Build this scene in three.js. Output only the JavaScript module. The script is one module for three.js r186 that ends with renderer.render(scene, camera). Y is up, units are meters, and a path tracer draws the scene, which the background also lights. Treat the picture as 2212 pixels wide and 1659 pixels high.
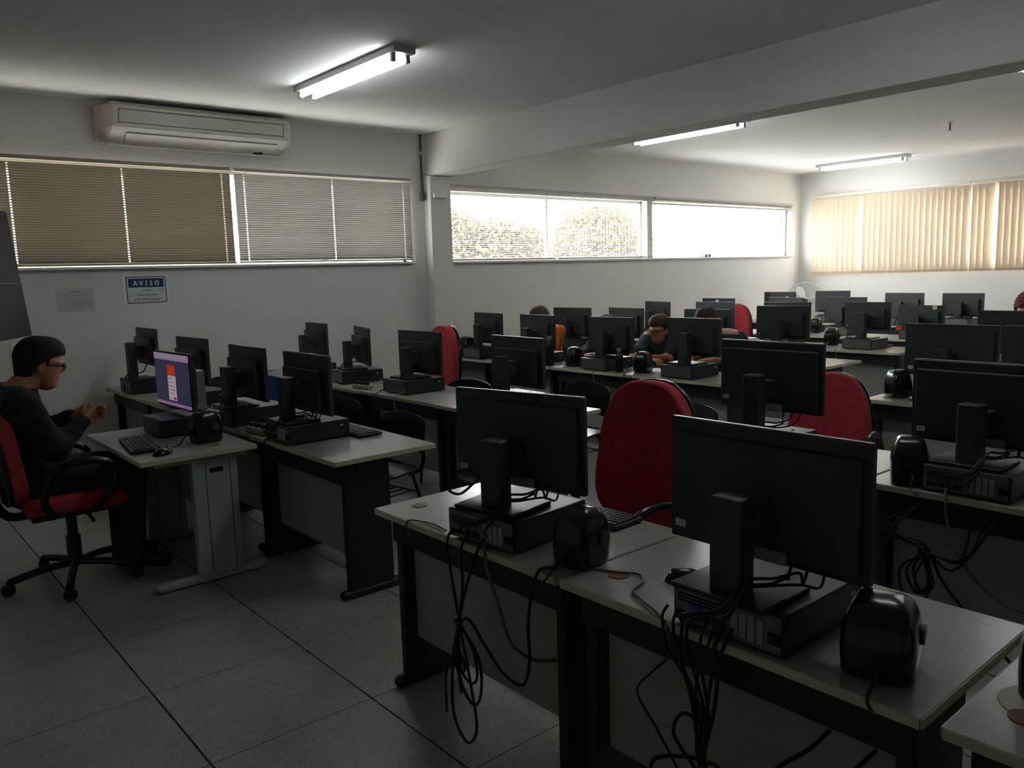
import * as THREE from 'three';
import { RoundedBoxGeometry } from 'three/addons/geometries/RoundedBoxGeometry.js';
import { mergeGeometries, mergeVertices } from 'three/addons/utils/BufferGeometryUtils.js';
import { MarchingCubes } from 'three/addons/objects/MarchingCubes.js';
import { RectAreaLightUniformsLib } from 'three/addons/lights/RectAreaLightUniformsLib.js';

// ---------- camera, sky, sun, exposure ----------
const scene = new THREE.Scene();
const camera = new THREE.PerspectiveCamera(50.87, 2212 / 1659, 0.05, 300);
camera.position.set(0, 1.55, 0);
{
  const yaw = 0.702966, pitch = 0.136937, roll = 0.029876;
  const f = new THREE.Vector3(Math.sin(yaw) * Math.cos(pitch), -Math.sin(pitch), -Math.cos(yaw) * Math.cos(pitch));
  const r0 = new THREE.Vector3().crossVectors(f, new THREE.Vector3(0, 1, 0)).normalize();
  const d0 = new THREE.Vector3().crossVectors(f, r0);
  const r = r0.multiplyScalar(Math.cos(roll)).addScaledVector(d0, Math.sin(roll));
  const up = new THREE.Vector3().crossVectors(r, f);
  camera.up.copy(up);
  camera.lookAt(camera.position.clone().add(f));
}
const renderer = new THREE.WebGLRenderer({ antialias: true });
renderer.toneMapping = THREE.LinearToneMapping;
renderer.toneMappingExposure = 2.0;
renderer.shadowMap.enabled = true;
RectAreaLightUniformsLib.init();
scene.background = new THREE.Color(0.93, 0.97, 1.0);
scene.backgroundIntensity = 8;
const sun = new THREE.DirectionalLight(new THREE.Color(1, 0.92, 0.82), 5);
sun.position.set(30, 22, -2);
sun.target.position.set(8, 0, -4);
sun.castShadow = true;
Object.assign(sun.shadow.camera, { left: -16, right: 16, top: 16, bottom: -16, near: 1, far: 80 });
scene.add(sun, sun.target);
const LAMP_POWER = 0.8, TUBE_GLOW = 10.0;

// ---------- helpers ----------
let seed = 7;
const rnd = () => { seed = (seed * 1664525 + 1013904223) % 4294967296; return seed / 4294967296; };
const names = {};
const numbered = (n) => { const k = names[n] = (names[n] ?? -1) + 1; return k ? `${n}_${String(k).padStart(3, '0')}` : n; };
const V = (x, y, z) => new THREE.Vector3(x, y, z);
function shadows(o) { o.traverse((c) => { if (c.isMesh) { c.castShadow = true; c.receiveShadow = true; } }); return o; }
function box(w, h, d, x = 0, y = 0, z = 0) { const g = new THREE.BoxGeometry(w, h, d); g.translate(x, y, z); return g; }
function rbox(w, h, d, x = 0, y = 0, z = 0, r = 0.006, s = 2) { const g = new RoundedBoxGeometry(w, h, d, s, Math.min(r, w / 2.01, h / 2.01, d / 2.01)); g.translate(x, y, z); return g; }
function cyl(r, h, x = 0, y = 0, z = 0, n = 20, r2 = r) { const g = new THREE.CylinderGeometry(r2, r, h, n); g.translate(x, y, z); return g; }
function tube(pts, r, n = 32, m = 7) { return new THREE.TubeGeometry(new THREE.CatmullRomCurve3(pts.map((p) => V(...p))), n, r, m); }
function merge(list) {
  const l = list.map((g) => { const q = g.index ? g.toNonIndexed() : g; for (const k of Object.keys(q.attributes)) if (!['position', 'normal', 'uv'].includes(k)) q.deleteAttribute(k); if (!q.attributes.uv) q.setAttribute('uv', new THREE.Float32BufferAttribute(new Float32Array(q.attributes.position.count * 2), 2)); return q; });
  return mergeGeometries(l);
}
function part(parent, name, geo, mat, label) { const m = new THREE.Mesh(geo, mat); m.name = name; m.castShadow = m.receiveShadow = true; if (label) m.userData.label = label; parent.add(m); return m; }
function thing(name, label, category, pos = [0, 0, 0], turn = 0, group) {
  const o = new THREE.Group(); o.name = numbered(name); o.position.set(...pos); o.rotation.y = turn; scene.add(o);
  o.userData = { label, category }; if (group) o.userData.group = group; return o;
}
function single(name, geo, mat, label, category, group) { const m = new THREE.Mesh(geo, mat); m.name = numbered(name); m.castShadow = m.receiveShadow = true; m.userData = { label, category }; if (group) m.userData.group = group; scene.add(m); return m; }
function struct(name, geo, mat) { const m = geo ? new THREE.Mesh(geo, mat) : new THREE.Group(); m.name = name; m.castShadow = m.receiveShadow = true; m.userData = { kind: 'structure', label: name.replace(/_/g, ' ') }; scene.add(m); return m; }
function copyOf(root, label, pos, turn, group) { const c = root.clone(); c.name = numbered(root.name.replace(/_\d{3}$/, '')); c.userData = { ...root.userData, label }; if (group) c.userData.group = group; c.position.set(...pos); c.rotation.set(0, turn, 0); scene.add(c); return c; }

// ---------- textures ----------
function noiseTex(n, fn, srgb = true, rep = 1) {
  const d = new Uint8Array(n * n * 4);
  for (let j = 0; j < n; j++) for (let i = 0; i < n; i++) { const c = fn(i, j); d.set([c[0], c[1], c[2], 255], (j * n + i) * 4); }
  const t = new THREE.DataTexture(d, n, n); t.magFilter = THREE.LinearFilter; t.wrapS = t.wrapT = THREE.RepeatWrapping; t.repeat.set(rep, rep);
  if (srgb) t.colorSpace = THREE.SRGBColorSpace; t.needsUpdate = true; return t;
}
function blotch(n, cells) { // tileable value noise
  const g = Array.from({ length: cells * cells }, rnd), s = (t) => t * t * (3 - 2 * t);
  return (i, j) => { const x = i / n * cells, y = j / n * cells, a = Math.floor(x), b = Math.floor(y), u = s(x - a), v = s(y - b), q = (p, r) => g[(r % cells) * cells + (p % cells)];
    return (q(a, b) * (1 - u) + q(a + 1, b) * u) * (1 - v) + (q(a, b + 1) * (1 - u) + q(a + 1, b + 1) * u) * v; };
}
const n1 = blotch(256, 6), n2 = blotch(256, 32), n3 = blotch(256, 120);
const grain = (base, a, b, c) => (i, j) => { const k = 1 + a * (n1(i, j) - 0.5) + b * (n2(i, j) - 0.5) + c * (n3(i, j) - 0.5); return base.map((v) => Math.max(0, Math.min(255, v * k))); };
const tileTex = noiseTex(256, grain([154, 156, 150], 0.06, 0.05, 0.16));
const bumpFine = noiseTex(256, (i, j) => { const v = 255 * (0.5 * n3(i, j) + 0.5 * n2(i, j)); return [v, v, v]; }, false);
const paintTex = noiseTex(256, grain([224, 223, 218], 0.014, 0.012, 0.015));
const ceilTex = noiseTex(256, grain([243, 243, 242], 0.012, 0.01, 0.012));
const laminateTex = noiseTex(256, grain([158, 160, 154], 0.02, 0.03, 0.06));
const redTex = noiseTex(256, grain([176, 56, 62], 0.08, 0.08, 0.34), true, 4);
const darkClothTex = noiseTex(256, grain([24, 27, 38], 0.1, 0.1, 0.3), true, 3);
const rep = (t, x, y = x) => { const c = t.clone(); c.repeat.set(x, y); c.needsUpdate = true; return c; };
const std = (o) => new THREE.MeshStandardMaterial(o);
const lin = (r, g, b) => new THREE.Color().setRGB(r, g, b);
const M = {
  tile: std({ map: tileTex, bumpMap: bumpFine, bumpScale: 0.0008, roughness: 0.42 }),
  grout: std({ color: 0x4c483e, roughness: 0.95 }),
  wall: std({ map: rep(paintTex, 1.2), bumpMap: bumpFine, bumpScale: 0.0003, roughness: 0.85 }),
  ceil: std({ map: rep(ceilTex, 1), bumpMap: bumpFine, bumpScale: 0.0003, roughness: 0.9 }),
  laminate: std({ map: laminateTex, bumpMap: bumpFine, bumpScale: 0.0001, roughness: 0.24 }),
  panel: std({ map: laminateTex, roughness: 0.5 }),
  band: std({ color: 0xc9c3ac, roughness: 0.5 }),
  blackSteel: std({ color: 0x1c1d20, roughness: 0.5 }),
  black: std({ color: 0x232426, roughness: 0.45, bumpMap: bumpFine, bumpScale: 0.0002 }),
  blackGloss: std({ color: 0x18191b, roughness: 0.22 }),
  monitorBack: std({ color: 0x36383a, roughness: 0.5, bumpMap: bumpFine, bumpScale: 0.0002 }),
  monitorRim: std({ color: 0x76746e, roughness: 0.35 }),
  screenOff: std({ color: 0x0a0b0c, roughness: 0.45 }),
  darkMetal: std({ color: 0x2b2b30, roughness: 0.38, metalness: 0.3 }),
  portPlate: std({ color: 0x6e756f, roughness: 0.4, metalness: 0.6 }),
  portDark: std({ color: 0x1c2030, roughness: 0.6 }),
  portBlue: std({ color: 0x24407c, roughness: 0.5 }),
  sticker: std({ color: 0xc8cdc4, roughness: 0.6 }),
  stickerGreen: std({ color: 0x9fb29c, roughness: 0.6 }),
  logo: std({ color: 0x6d6f70, roughness: 0.35, metalness: 0.5 }),
  silver: std({ color: 0x9fa4a2, roughness: 0.4, metalness: 0.4 }),
  greySteel: std({ color: 0xaeb0a8, roughness: 0.45 }),
  brown: std({ color: 0x6b4528, roughness: 0.6 }),
  red: std({ map: redTex, bumpMap: bumpFine, bumpScale: 0.0012, roughness: 0.95 }),
  blue: std({ color: 0x1f4f9c, roughness: 0.7 }),
  white: std({ color: 0xe8e8e4, roughness: 0.55 }),
  paper: std({ color: 0xf0f0ec, roughness: 0.8 }),
  acBody: std({ color: 0xd8d5cc, roughness: 0.42 }),
  acSide: std({ color: 0xcdbcb2, roughness: 0.5 }),
  gap: std({ color: 0x15181a, roughness: 0.8 }),
  alu: std({ color: 0xcfcfcb, roughness: 0.4, metalness: 0.35 }),
  glass: new THREE.MeshPhysicalMaterial({ color: 0xffffff, roughness: 0.02, transmission: 1, thickness: 0 }),
  slat: new THREE.MeshPhysicalMaterial({ color: 0x9c9280, roughness: 0.55, transmission: 0.03, thickness: 0 }),
  slatPale: new THREE.MeshPhysicalMaterial({ color: 0xb4b0a8, roughness: 0.5, transmission: 0.03, thickness: 0 }),
  vane: new THREE.MeshPhysicalMaterial({ color: 0xe6d6c0, roughness: 0.9, transmission: 0.085, thickness: 0 }),
  vaneHem: new THREE.MeshPhysicalMaterial({ color: 0xcdbb9c, roughness: 0.9, transmission: 0.06, thickness: 0 }),
  cord: std({ color: 0xd8d2c0, roughness: 0.8 }),
  cableBlack: std({ color: 0x0e0f11, roughness: 0.5 }),
  cableGrey: std({ color: 0x6a6a62, roughness: 0.5 }),
  skin: std({ color: 0xb9805c, roughness: 0.55 }),
  hair: std({ color: 0x0d0b0a, roughness: 0.8 }),
  hairBrown: std({ color: 0x3c2a22, roughness: 0.7 }),
  hairRed: std({ color: 0x5a2420, roughness: 0.8 }),
  jacket: std({ map: darkClothTex, roughness: 0.9 }),
  trousers: std({ color: 0x23211f, roughness: 0.9 }),
  tealShirt: std({ color: 0x1e3036, roughness: 0.9 }),
  orangeShirt: std({ color: 0xc86a1e, roughness: 0.9 }),
  whiteShirt: std({ color: 0xc9c9c9, roughness: 0.9 }),
  leaf: new THREE.MeshPhysicalMaterial({ color: 0x8a8474, roughness: 1, transmission: 0.12, thickness: 0 }),
  bark: std({ color: 0x4a3d30, roughness: 0.95 }),
  ground: std({ color: 0xc8c6be, roughness: 1 }),
};

// ---------- the room ----------
const ZW = -7.34, XR = 12.65, XL = -2.0, ZF = 4.6, CEIL = 3.03, T = 0.16, DESK = 0.70;
{
  const fl = struct('floor');
  const slab = part(fl, 'grout_bed', box(XR - XL + 2 * T, 0.2, ZF - ZW + 2 * T, (XR + XL) / 2, -0.109, (ZF + ZW) / 2), M.grout);
  const px = 0.597, pz = 0.604, gx = 0.0075, gz = 0.004;
  const variants = [0, 1, 2, 3].map((k) => {
    const g = new THREE.BoxGeometry(px - gx, 0.009, pz - gz); const uv = g.attributes.uv;
    for (let i = 0; i < uv.count; i++) uv.setXY(i, uv.getX(i) * 0.9 + k * 0.27, uv.getY(i) * 0.9 + k * 0.41); return g; });
  const rest = [];
  for (let i = -5; i < 21; i++) for (let j = -12; j < 10; j++) {
    const x = 0.799 + (i + 0.5) * px, z = -2.508 + (j + 0.5) * pz;
    const x0 = Math.max(XL, x - px / 2), x1 = Math.min(XR, x + px / 2), z0 = Math.max(ZW, z - pz / 2), z1 = Math.min(ZF, z + pz / 2);
    if (x1 - x0 < 0.03 || z1 - z0 < 0.03) continue;
    const whole = x1 - x0 > px - 0.001 && z1 - z0 > pz - 0.001;
    const seen = x > -0.8 && x < 7.6 && z < -0.2;
    if (whole && seen) { const m = part(fl, 'tile', variants[(i * 3 + j * 5 + 100) % 4], M.tile); m.position.set(x, -0.0045, z); } else {
      const g = box(x1 - x0 - gx, 0.009, z1 - z0 - gz, (x0 + x1) / 2, -0.0045, (z0 + z1) / 2); if (seen) part(fl, 'tile', g, M.tile); else rest.push(g); }
  }
  part(fl, 'tile_field', merge(rest), M.tile).userData.kind = 'stuff';
  const uvm = (g) => { // uv in metres for big slabs
    const p = g.attributes.position, n = g.attributes.normal, uv = g.attributes.uv;
    for (let i = 0; i < p.count; i++) { const ax = Math.abs(n.getX(i)), ay = Math.abs(n.getY(i)); uv.setXY(i, ax > 0.7 ? p.getZ(i) : p.getX(i), ay > 0.7 ? p.getZ(i) : p.getY(i)); } return g; };
  struct('ceiling', uvm(box(XR - XL + 2 * T, T, ZF - ZW + 2 * T, (XR + XL) / 2, CEIL + T / 2, (ZF + ZW) / 2)), M.ceil);
  const bz = (x0, x1, y0, y1) => box(x1 - x0, y1 - y0, T, (x0 + x1) / 2, (y0 + y1) / 2, ZW - T / 2);
  // left opening 0.35..4.86, far opening 5.33..12.40
  struct('wall_back', uvm(merge([bz(XL - T, XR + T, 0, 1.69), bz(XL - T, XR + T, 2.5, CEIL), bz(XL - T, 0.35, 1.69, 2.5), bz(4.86, 5.33, 1.69, 2.5), bz(12.40, XR + T, 1.69, 2.5), bz(5.33, 12.40, 2.462, 2.5), bz(8.73, 8.84, 1.69, 2.462)])), M.wall);
  const bx = (z0, z1, y0, y1) => box(T, y1 - y0, z1 - z0, XR + T / 2, (y0 + y1) / 2, (z0 + z1) / 2);
  struct('wall_right', uvm(merge([bx(ZW, ZF, 0, 1.52), bx(ZW, ZF, 2.5, CEIL), bx(ZW, -6.95, 1.52, 2.5), bx(-1.2, ZF, 1.52, 2.5)])), M.wall);
  struct('wall_left', uvm(box(T, CEIL, ZF - ZW, XL - T / 2, CEIL / 2, (ZF + ZW) / 2)), M.wall);
  struct('wall_front', uvm(box(XR - XL + 2 * T, CEIL, T, (XR + XL) / 2, CEIL / 2, ZF + T / 2)), M.wall);
  struct('beam', uvm(rbox(0.27, 0.43, ZF - ZW, 5.215, 2.815, (ZF + ZW) / 2, 0.01)), M.wall);
  struct('pillar', uvm(rbox(0.27, 2.6, 0.12, 5.195, 1.3, ZW + 0.06, 0.01)), M.wall);
  struct('trim_1', merge([rbox(4.55, 0.022, 0.2, 2.6, 1.688, ZW - 0.06, 0.005)]), M.white).userData.label = 'white sill ledge under the closed blinds';
  struct('trim_2', merge([rbox(7.07, 0.022, 0.2, 8.865, 1.682, ZW - 0.06, 0.005)]), M.white).userData.label = 'white sill ledge under the bright windows';
  // windows: aluminium frames with panes near the outer face
  const win = (k, x0, x1, y0, y1, cuts) => {
    const w = struct(`window_${k}`); const z = ZW - T + 0.035, f = 0.03;
    part(w, 'window_frame', merge([box(x1 - x0, f, 0.05, (x0 + x1) / 2, y0 + f / 2, z), box(x1 - x0, f, 0.05, (x0 + x1) / 2, y1 - f / 2, z), box(f, y1 - y0, 0.05, x0 + f / 2, (y0 + y1) / 2, z), box(f, y1 - y0, 0.05, x1 - f / 2, (y0 + y1) / 2, z)]), M.alu);
    const e = [x0 + f, ...cuts, x1 - f];
    for (const c of cuts) part(w, 'mullion', box(0.035, y1 - y0 - 2 * f, 0.045, c, (y0 + y1) / 2, z), M.alu);
    for (let i = 0; i < e.length - 1; i++) part(w, 'pane', box(e[i + 1] - e[i], y1 - y0 - 2 * f, 0.004, (e[i] + e[i + 1]) / 2, (y0 + y1) / 2, z), M.glass);
  };
  win(1, 0.35, 4.86, 1.7, 2.5, [1.45, 2.9, 3.9]);
  win(2, 5.33, 8.73, 1.694, 2.462, [6.95]);
  win(3, 8.84, 12.40, 1.694, 2.462, [12.25]);
  const w4 = struct('window_4'); const xx = XR + T - 0.035;
  part(w4, 'window_frame', merge([box(0.05, 0.03, 5.75, xx, 1.535, -4.075), box(0.05, 0.03, 5.75, xx, 2.485, -4.075), box(0.05, 0.98, 0.03, xx, 2.01, -6.935), box(0.05, 0.98, 0.03, xx, 2.01, -1.215)]), M.alu);
  for (const z of [-5.5, -4.05, -2.6]) part(w4, 'mullion', box(0.045, 0.92, 0.035, xx, 2.01, z), M.alu);
  [-6.21, -4.775, -3.325, -1.915].forEach((z, i) => part(w4, 'pane', box(0.004, 0.92, 1.38, xx, 2.01, z), M.glass));
}

// ---------- outside ----------
{
  struct('ground', box(160, 0.2, 160, 10, -0.6, -20), M.ground);
  const leafShape = new THREE.Shape(); leafShape.moveTo(0, 0); leafShape.quadraticCurveTo(0.022, 0.035, 0, 0.085); leafShape.quadraticCurveTo(-0.022, 0.035, 0, 0);
  const leafGeo = new THREE.ShapeGeometry(leafShape, 3);
  const tree = (label, x, z, h, crowns, count) => {
    const t = thing('tree', label, 'tree', [x, -0.5, z]);
    part(t, 'trunk', tube([[0, 0, 0], [0.06, h * 0.3, 0.03], [0, h * 0.6, 0], [0.1, h * 0.9, 0.05]], 0.09, 16, 8), M.bark);
    crowns.forEach(([bx, by, bz]) => part(t, 'branch', tube([[0, h * 0.45, 0], [bx * 0.5, (h * 0.5 + by) / 2, bz * 0.5], [bx, by, bz]], 0.025, 12, 6), M.bark));
    const im = new THREE.InstancedMesh(leafGeo, M.leaf, count); im.name = 'foliage'; im.userData.kind = 'stuff';
    const m = new THREE.Matrix4(), q = new THREE.Quaternion(), e = new THREE.Euler(), s = new THREE.Vector3();
    for (let i = 0; i < count; i++) {
      const [cx, cy, cz, r] = crowns[i % crowns.length]; const th = rnd() * 6.283, u = 2 * rnd() - 1, rr = r * Math.pow(rnd(), 0.45), w = Math.sqrt(1 - u * u);
      e.set(rnd() * 6.28, rnd() * 6.28, rnd() * 6.28); q.setFromEuler(e); const k = 0.8 + rnd() * 1.3; s.set(k, k, k);
      m.compose(V(cx + rr * w * Math.cos(th), cy + rr * u * 0.8, cz + rr * w * Math.sin(th)), q, s); im.setMatrixAt(i, m); im.setColorAt(i, new THREE.Color().setHSL(0.1 + rnd() * 0.08, 0.16, 0.5 + rnd() * 0.25));
    }
    im.castShadow = im.receiveShadow = true; t.add(im);
  };
  tree('leafy tree outside the window beside the pillar', 9.4, -11.6, 2.4, [[-0.9, 2.8, 0, 0.5], [-0.3, 2.6, 0.1, 0.52], [0.2, 2.62, 0, 0.52], [0.7, 2.52, 0.1, 0.48], [1.1, 2.3, 0, 0.42], [-0.5, 2.0, 0, 0.85], [0.5, 2.0, 0, 0.8]], 20000);
  tree('taller leafy tree outside the second bright window', 12.4, -11.7, 2.8, [[-0.9, 2.4, 0, 0.45], [-0.5, 2.78, 0, 0.6], [0.0, 2.85, 0.1, 0.66], [0.5, 2.75, 0, 0.6], [1.0, 2.5, 0, 0.5], [-0.4, 2.0, 0, 0.85], [0.6, 2.0, 0, 0.85]], 20000);
  tree('sparse tree tips outside the open window near the corner', 22.0, -12.2, 3.0, [[-2.4, 2.2, 0, 0.5], [-1.8, 3.1, 0, 0.42], [-4.6, 2.1, 0.2, 0.45]], 1500);
}

// ---------- blinds ----------
function slatGeo(len, depth, holes) { // one slat with a cord slot at each hole position, slightly crowned
  const cuts = []; let a = -len / 2;
  for (const h of holes) { cuts.push([a, h - 0.006, 1]); cuts.push([h - 0.006, h + 0.006, 0]); a = h + 0.006; }
  cuts.push([a, len / 2, 1]);
  const list = [];
  for (const [x0, x1, full] of cuts) {
    if (full) { for (const s of [-1, 1]) { const g = box(x1 - x0, 0.0007, depth / 2, (x0 + x1) / 2, 0, 0); g.rotateX(s * 0.12); g.translate(0, -0.0009, s * depth / 4); list.push(g); } }
    else for (const s of [-1, 1]) { const g = box(x1 - x0, 0.0007, depth * 0.32, (x0 + x1) / 2, 0, s * depth * 0.34); g.translate(0, -0.0012, 0); list.push(g); }
  }
  return merge(list);
}
function venetian(label, x0, x1, yTop, yBot, z, tilt, mat, holes, pitch = 0.0205, sag = 0) {
  const len = x1 - x0, xc = (x0 + x1) / 2, b = thing('venetian_blind', label, 'blind', [xc, yBot, z]);
  part(b, 'headrail', rbox(len, 0.032, 0.034, 0, yTop - yBot - 0.016, 0, 0.004), mat);
  part(b, 'bottom_rail', rbox(len, 0.016, 0.026, 0, 0.008, 0, 0.004), mat);
  const g = slatGeo(len - 0.01, 0.0255, holes.map((h) => h - xc)), n = Math.floor((yTop - yBot - 0.06) / pitch);
  for (let i = 0; i < n; i++) { const m = part(b, 'slat', g, mat); m.position.y = 0.03 + i * pitch; m.rotation.x = tilt + (rnd() - 0.5) * 0.05; m.rotation.z = sag * (rnd() - 0.5); }
  for (const h of holes) part(b, 'ladder_cord', merge([cyl(0.0012, yTop - yBot - 0.04, h - xc, (yTop - yBot) / 2, 0.0145, 5), cyl(0.0012, yTop - yBot - 0.04, h - xc, (yTop - yBot) / 2, -0.0145, 5)]), M.cord);
  return b;
}
venetian('closed beige venetian blind under the air conditioner', 0.25, 2.935, 2.562, 1.708, ZW + 0.035, -1.27, M.slat, [1.2, 2.02, 2.855]);
venetian('closed pale venetian blind next to the pillar', 2.965, 4.862, 2.562, 1.712, ZW + 0.035, -1.16, M.slatPale, [3.06, 3.95, 4.77]);
venetian('open venetian blind on the bright window beside the pillar', 5.335, 6.955, 2.53, 1.70, ZW + 0.03, 0.22, M.slatPale, [5.5, 6.15, 6.85], 0.0212, 0.003);
venetian('open venetian blind on the middle bright window', 7.0, 8.80, 2.525, 1.70, ZW + 0.03, 0.22, M.slatPale, [7.15, 7.9, 8.6], 0.0212, 0.003);
venetian('raised venetian blind bunched above the clear bright window', 8.86, 12.36, 2.525, 2.42, ZW + 0.03, 0, M.slatPale, [9.2, 10.6, 12.0], 0.0052);
{
  const bundle = (label, z0, z1, open) => {
    const b = thing('vertical_blind', label, 'blind', [XR - 0.06, 1.379, (z0 + z1) / 2]); const zc = (z0 + z1) / 2;
    part(b, 'headrail', rbox(0.05, 0.05, z1 - z0, 0, 1.25, 0, 0.006), M.alu);
    const n = Math.round((z1 - z0) / 0.0865), g = box(0.0015, 1.19, 0.1, 0, 0.62, 0), h = box(0.004, 0.035, 0.1, 0, 0.018, 0);
    for (let i = 0; i < n; i++) {
      const z = z0 + 0.045 + i * (z1 - z0 - 0.09) / (n - 1) - zc; const a = open === i ? 1.25 : 0.3 + (rnd() - 0.5) * 0.16;
      const v = part(b, 'vane', g, M.vane); v.position.z = z; v.rotation.y = a; const m = part(v, 'hem_weight', h, M.vaneHem);
    }
  };
  bundle('cream vertical blind hanging beside the corner', -7.07, -4.665, 9);
  bundle('cream vertical blind with one vane turned open', -4.635, -1.3, 3);
}

// ---------- wall things ----------
{
  // air conditioner: profile lofted along x with tapered ends
  const prof = [[0, 0.30], [0.22, 0.30], [0.235, 0.285], [0.20, 0.125], [0.17, 0.10], [0.03, 0.005], [0, 0]];
  const st = [[-0.84, 0.42, 0.93], [-0.80, 0.62, 0.98], [-0.745, 1, 1], [0.745, 1, 1], [0.80, 0.7, 0.98], [0.84, 0.42, 0.93]];
  const loft = (stations) => {
    const pos = []; const P = stations.map(([x, d, s]) => prof.map(([a, b]) => [x, 0.15 + (b - 0.15) * s, a * d]));
    const tri = (a, b, c) => pos.push(...a, ...b, ...c);
    for (let i = 0; i < P.length - 1; i++) for (let k = 0; k < prof.length; k++) { const q = (k + 1) % prof.length; tri(P[i][k], P[i][q], P[i + 1][k]); tri(P[i][q], P[i + 1][q], P[i + 1][k]); }
    for (const [Q, f] of [[P[0], 1], [P[P.length - 1], 0]]) for (let k = 1; k < prof.length - 1; k++) f ? tri(Q[0], Q[k + 1], Q[k]) : tri(Q[0], Q[k], Q[k + 1]);
    const g = new THREE.BufferGeometry(); g.setAttribute('position', new THREE.Float32BufferAttribute(pos, 3)); g.computeVertexNormals(); return g;
  };
  const ac = thing('air_conditioner', 'long cream air conditioner hung under the ceiling above the blinds', 'air conditioner', [2.68, 2.683, ZW + 0.005]);
  part(ac, 'casing', loft(st.slice(2, 4)), M.acBody);
  part(ac, 'end_cap', loft(st.slice(0, 3)), M.acSide, 'pinkish end cap'); part(ac, 'end_cap', loft(st.slice(3, 6)), M.acBody);
  // front panel lies on the slanted front face
  const nrm = Math.atan2(0.035, 0.16); // lean of the face
  const put = (m) => { m.position.set(0, 0.205, 0.2195); m.rotation.x = nrm; return m; };
  put(part(ac, 'front_panel', rbox(1.392, 0.096, 0.022, 0, 0.004, 0.006, 0.002), M.acBody));
  put(part(ac, 'panel_surround', merge([rbox(1.49, 0.022, 0.022, 0, 0.0705, 0.006, 0.004), rbox(1.49, 0.022, 0.022, 0, -0.0605, 0.006, 0.004), rbox(0.042, 0.154, 0.022, -0.7235, 0.005, 0.006, 0.004), rbox(0.042, 0.154, 0.022, 0.7235, 0.005, 0.006, 0.004)]), M.acBody));
  part(ac, 'mounting_rail', box(1.5, 0.012, 0.03, 0, 0.309, 0.2), M.acSide);
  part(ac, 'drain_bracket', rbox(0.085, 0.04, 0.05, 0.52, 0.03, 0.045, 0.005), M.darkMetal);
  part(ac, 'air_outlet', (() => { const g = box(1.3, 0.006, 0.13, 0, 0, 0); g.rotateX(-0.58); g.translate(0.02, 0.05, 0.105); return g; })(), M.acBody);
  const logoC = canvasTex(256, 48, (c, w, h) => { c.fillStyle = '#d8d5cc'; c.fillRect(0, 0, w, h); c.fillStyle = '#2a2826'; c.font = 'bold 40px serif'; c.textAlign = 'center'; c.textBaseline = 'middle'; c.fillText('HITACHI', w / 2, h / 2); });
  const lg = new THREE.PlaneGeometry(0.115, 0.019); lg.translate(0, 0, 0.0165);
  const l = part(ac, 'logo', lg, std({ map: logoC, roughness: 0.5 })); l.position.set(0.02, 0.1355, 0.2045); l.rotation.x = nrm;
  const ind = part(ac, 'indicator', rbox(0.07, 0.02, 0.008, 0, 0, 0, 0.002), M.acSide); ind.position.set(0.55, 0.1355, 0.216); ind.rotation.x = nrm;

  const avisoT = canvasTex(512, 364, (c, w, h) => {
    c.fillStyle = '#cfd6d2'; c.fillRect(0, 0, w, h); c.strokeStyle = '#1b2230'; c.lineWidth = 9; c.beginPath(); c.roundRect(14, 14, w - 30, h - 34, 14); c.stroke();
    c.fillStyle = '#1c2b62'; c.fillRect(36, 34, w - 76, 112); c.fillStyle = '#e3e8e4'; c.textAlign = 'center'; c.textBaseline = 'middle'; c.font = 'bold 82px sans-serif'; c.fillText('A V I S O', w / 2 + 2, 94);
    c.fillStyle = '#22262a'; c.font = 'bold 31px sans-serif'; c.fillText('AO SAIR', w / 2, 186); c.fillText('FAVOR DESLIGAR', w / 2, 244); c.fillText('O AR CONDICIONADO', w / 2, 302);
    c.strokeStyle = '#7c868a'; c.lineWidth = 5; for (const d of [0, 20, 40]) { c.beginPath(); c.moveTo(424 + d, 170); c.lineTo(420 + d, 204); c.stroke(); } c.beginPath(); c.moveTo(408, 172); c.lineTo(476, 168); c.stroke();
  });
  const sg = thing('notice_sign', 'blue and white AVISO notice about the air conditioning on the wall', 'sign', [2.144, 1.496, ZW]);
  part(sg, 'backing_sheet', box(0.365, 0.25, 0.002, -0.006, 0, 0.002), M.paper);
  const pg = new THREE.PlaneGeometry(0.338, 0.240); pg.translate(0, 0, 0.0042); part(sg, 'printed_face', pg, std({ map: avisoT, roughness: 0.5 })); 
  const fadeT = canvasTex(256, 180, (c, w, h) => { c.fillStyle = '#c6cac8'; c.fillRect(0, 0, w, h); c.fillStyle = '#a9afb2'; for (let i = 0; i < 6; i++) c.fillRect(30 + (i % 2) * 14, 52 + i * 20, 190 - (i % 3) * 30, 6); c.fillStyle = '#9ba3a8'; c.fillRect(90, 22, 76, 12); c.fillStyle = '#b4bfc4'; c.fillRect(150, 100, 90, 40); });
  single('faded_notice', box(0.275, 0.19, 0.002, 1.587, 1.434, ZW + 0.002), std({ map: fadeT, roughness: 0.7 }), 'faded sheet of paper on the wall next to the AVISO sign', 'notice');
  single('taped_paper', box(0.13, 0.36, 0.002, 1.16, 0.945, ZW + 0.002), M.paper, 'white paper taped to the wall behind the seated man', 'paper');
  // conduit at the pillar
  const cd = thing('conduit', 'dark grey conduit pipe beside the top of the pillar', 'pipe', [5.02, 2.385, ZW]);
  part(cd, 'pipe', merge([cyl(0.013, 0.62, 0, 0.33, 0.03, 12)]), std({ color: 0x4b4f55, roughness: 0.5 }));
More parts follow.
